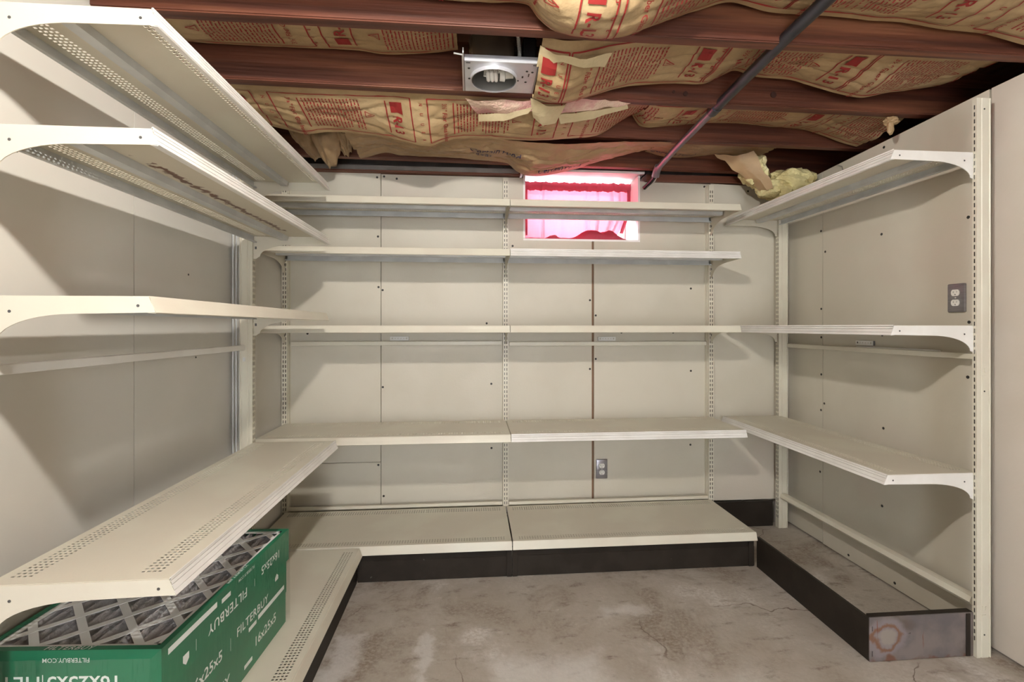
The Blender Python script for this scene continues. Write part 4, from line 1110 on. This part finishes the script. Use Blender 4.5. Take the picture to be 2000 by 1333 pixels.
# ---------------------------------------------------------------- filter boxes
FL, FW, FH = 0.629, 0.398, 0.1052
def filter_box(loc, rz, label, order):
    root = tag(empty('filter_box', loc, rz), label, 'air filter', 'stacked green filter boxes')
    # local: x across (0 = right side facing the room, -FW = wall side), y along (0 = near end), z up
    m = MB(); bt = 0.014
    m.box(-0.002, 0, 0, FL, 0, FH); m.box(-FW, -FW + 0.002, 0, FL, 0, FH)
    m.box(-FW + 0.002, -0.002, 0, 0.002, 0, FH); m.box(-FW + 0.002, -0.002, FL - 0.002, FL, 0, FH)
    m.box(-bt, -0.002, 0.002, FL - 0.002, FH - 0.0015, FH); m.box(-FW + 0.002, -FW + bt, 0.002, FL - 0.002, FH - 0.0015, FH)
    m.box(-FW + bt, -bt, 0.002, bt, FH - 0.0015, FH); m.box(-FW + bt, -bt, FL - bt, FL - 0.002, FH - 0.0015, FH)
    m.box(-FW + 0.002, -0.002, 0.002, FL - 0.002, 0.0, 0.002)
    m.build('carton_frame', GREEN, root)
    # pleats run along the box
    npl = 15; vs = []; ny = 24
    xs = np.linspace(-FW + bt * 0.6, -bt * 0.6, npl * 6 + 1)
    for j in range(ny + 1):
        y = 0.004 + (FL - 0.008) * j / ny
        for i, x in enumerate(xs):
            ph = (i / 6.0) % 1.0
            z = FH - 0.007 - 0.042 * abs(math.sin(PI * (ph - 0.5))) ** 1.3 + 0.002 * noise.noise(Vector((x * 40, y * 22, order)))
            vs.append((float(x), y, z))
    nx = len(xs)
    fs = [(j * nx + i, j * nx + i + 1, (j + 1) * nx + i + 1, (j + 1) * nx + i) for j in range(ny) for i in range(nx - 1)]
    MB().add(vs, fs).build('pleated_media', PLEAT, root, True, fix=False)
    # white diamond lattice with border
    g = MB(); zb, zt = FH - 0.0058, FH - 0.0038
    bx0, bx1, by0, by1 = -FW + bt, -bt, bt, FL - bt
    bw = 0.011
    g.box(bx0 - 0.008, bx0 + bw, by0 - 0.008, by1 + 0.008, zb, zt); g.box(bx1 - bw, bx1 + 0.008, by0 - 0.008, by1 + 0.008, zb, zt)
    g.box(bx0, bx1, by0 - 0.008, by0 + bw, zb, zt); g.box(bx0, bx1, by1 - bw, by1 + 0.008, zb, zt)
    per = 0.116; hw = 0.0085
    for s in (-1, 1):
        c = -1.2
        while c < 1.2:
            # line y = s*x + c clipped to the opening
            P = []
            for x in (bx0, bx1):
                y = s * x + c
                if by0 <= y <= by1: P.append((x, y))
            for y in (by0, by1):
                x = (y - c) / s
                if bx0 < x < bx1: P.append((x, y))
            if len(P) >= 2 and (P[0][0] - P[1][0]) ** 2 + (P[0][1] - P[1][1]) ** 2 > 1e-4:
                a, b = Vector((*P[0], 0)), Vector((*P[1], 0)); dd = (b - a).normalized(); nn = Vector((-dd.y, dd.x, 0)) * hw
                q = [a + nn, b + nn, b - nn, a - nn]
                zo = 0.0003 * s
                g.add([(p.x, p.y, zb + zo) for p in q] + [(p.x, p.y, zt + zo - 0.0005) for p in q], [(3, 2, 1, 0), (4, 5, 6, 7), (0, 1, 5, 4), (1, 2, 6, 5), (2, 3, 7, 6), (3, 0, 4, 7)])
            c += per
    g.build('lattice_board', GRID, root)
    # printing
    pr = MB()
    def put(st, size, fn, bold=0.012, shear=0.0, spacing=1.0):
        vs_, fs_, wd = text_geo(st, size, bold, shear, spacing); pr.add([fn(a, b, wd) for a, b in vs_], fs_)
    e = 0.0006
    def side(y0, z0, up):       # right side: reads with +y when upright
        return (lambda a, b, wd: (e, y0 + a, z0 + b)) if up else (lambda a, b, wd: (e, y0 - a, z0 - b))
    def end(x0, z0, up):
        return (lambda a, b, wd: (x0 + a, -e, z0 + b)) if up else (lambda a, b, wd: (x0 - a, -e, z0 - b))
    def rect_s(y0, y1, z0, z1): pr.add([(e, y0, z0), (e, y1, z0), (e, y1, z1), (e, y0, z1)], [(0, 1, 2, 3)])
    def rect_e(x0, x1, z0, z1): pr.add([(x0, -e, z0), (x1, -e, z0), (x1, -e, z1), (x0, -e, z1)], [(0, 1, 2, 3)])
    if order == 2:      # topmost, printed upside down
        put('16x25x5', 0.036, side(0.555, 0.066, False)); put('FILTERBUY', 0.036, side(0.352, 0.050, False), spacing=1.1)
        put('FILTERBUY.COM', 0.012, side(0.395, 0.095, False), 0.008)
        rect_s(0.395, 0.3965, 0.030, 0.052); rect_s(0.118, 0.1195, 0.022, 0.050)
        rect_s(0.020, 0.205, 0.078, 0.092); rect_s(0.226, 0.268, 0.074, 0.086)
        pr.add([(e, 0.070, 0.040), (e, 0.092, 0.040), (e, 0.092, 0.024), (e, 0.081, 0.014), (e, 0.070, 0.024)], [(0, 1, 2, 3, 4)])
        put('FILTERBUY', 0.020, lambda a, b, wd: (-0.0125 + b * 0.55, 0.27 + a, FH + e), spacing=1.1)
        put('FILTERBUY', 0.020, lambda a, b, wd: (-0.255 + a, 0.0015 + b * 0.8, FH + e), shear=0.2, spacing=1.1)
        put('FILTERBUY.COM', 0.014, end(-0.155, 0.088, False), 0.006)
        put('16x25x5', 0.046, end(-0.095, 0.048, False)); rect_e(-0.256, -0.254, 0.014, 0.052); put('FILTERBUY', 0.046, end(-0.262, 0.048, False), spacing=1.05)
    elif order == 1:
        put('16x25x5', 0.040, side(0.115, 0.030, True)); rect_s(0.285, 0.2865, 0.025, 0.060); put('FILTERBUY', 0.035, side(0.318, 0.042, True), spacing=1.1)
        rect_s(0.435, 0.610, 0.020, 0.034); rect_s(0.380, 0.425, 0.016, 0.028)
        pr.add([(e, 0.545, 0.078), (e, 0.567, 0.078), (e, 0.567, 0.090), (e, 0.556, 0.099), (e, 0.545, 0.090)], [(0, 1, 2, 3, 4)])
        put('FILTERBUY', 0.046, end(-0.330, 0.030, True))
    else:
        put('FILTERBUY', 0.040, side(0.080, 0.040, True), spacing=1.1); put('16x25x5', 0.040, side(0.425, 0.050, True))
        rect_s(0.360, 0.405, 0.022, 0.034)
        put('16x25x5', 0.046, end(-0.330, 0.030, True))
    tag(pr.build('printing', PRINTW, root, fix=False), kind='stuff')
    return root
AZ = -math.atan2(0.040, 0.634)
ZB = 0.1772
filter_box((-0.876, -1.640, ZB), AZ, 'green boxed pleated filter at the bottom of the stack on the base shelf', 0)
filter_box((-0.872, -1.644, ZB + FH + 0.0006), AZ, 'green boxed pleated filter in the middle of the stack', 1)
filter_box((-0.870, -1.628, ZB + 2 * FH + 0.0012), AZ, 'green boxed pleated filter on top of the stack, white lattice and pleats showing', 2)
# clear wrap around the stack
wm = MB(); hgt = 3 * FH + 0.003
def wrap_pt(u, v):
    # u around the stack, v up
    per = [(0.003, -0.022), (0.003, FL + 0.018), (-FW + 0.003, FL + 0.018), (-FW + 0.003, -0.022)]
    k = u * 4; i = int(k) % 4; f = k - int(k)
    a, b = per[i], per[(i + 1) % 4]
    x = a[0] + (b[0] - a[0]) * f; y = a[1] + (b[1] - a[1]) * f
    n = abs(noise.noise(Vector((x * 12, y * 12, v * 5)))) * 0.006
    ox = n if i == 0 else 0; oy = (-n if i == 3 else (n if i == 1 else 0))
    return (x + ox, y + oy, v * hgt)
nu, nv = 120, 12
vs = [wrap_pt(i / nu, j / nv) for j in range(nv + 1) for i in range(nu)]
fs = [(j * nu + i, j * nu + (i + 1) % nu, (j + 1) * nu + (i + 1) % nu, (j + 1) * nu + i) for j in range(nv) for i in range(nu)]
wo = tag(wm.add(vs, fs).build('plastic_wrap', WRAP, None, True, fix=False), 'clear wrinkled plastic wrap around the stack of green filter boxes', 'plastic wrap')
wo.location = (-0.872, -1.640, ZB + 0.0005); wo.rotation_euler = (0, 0, AZ)
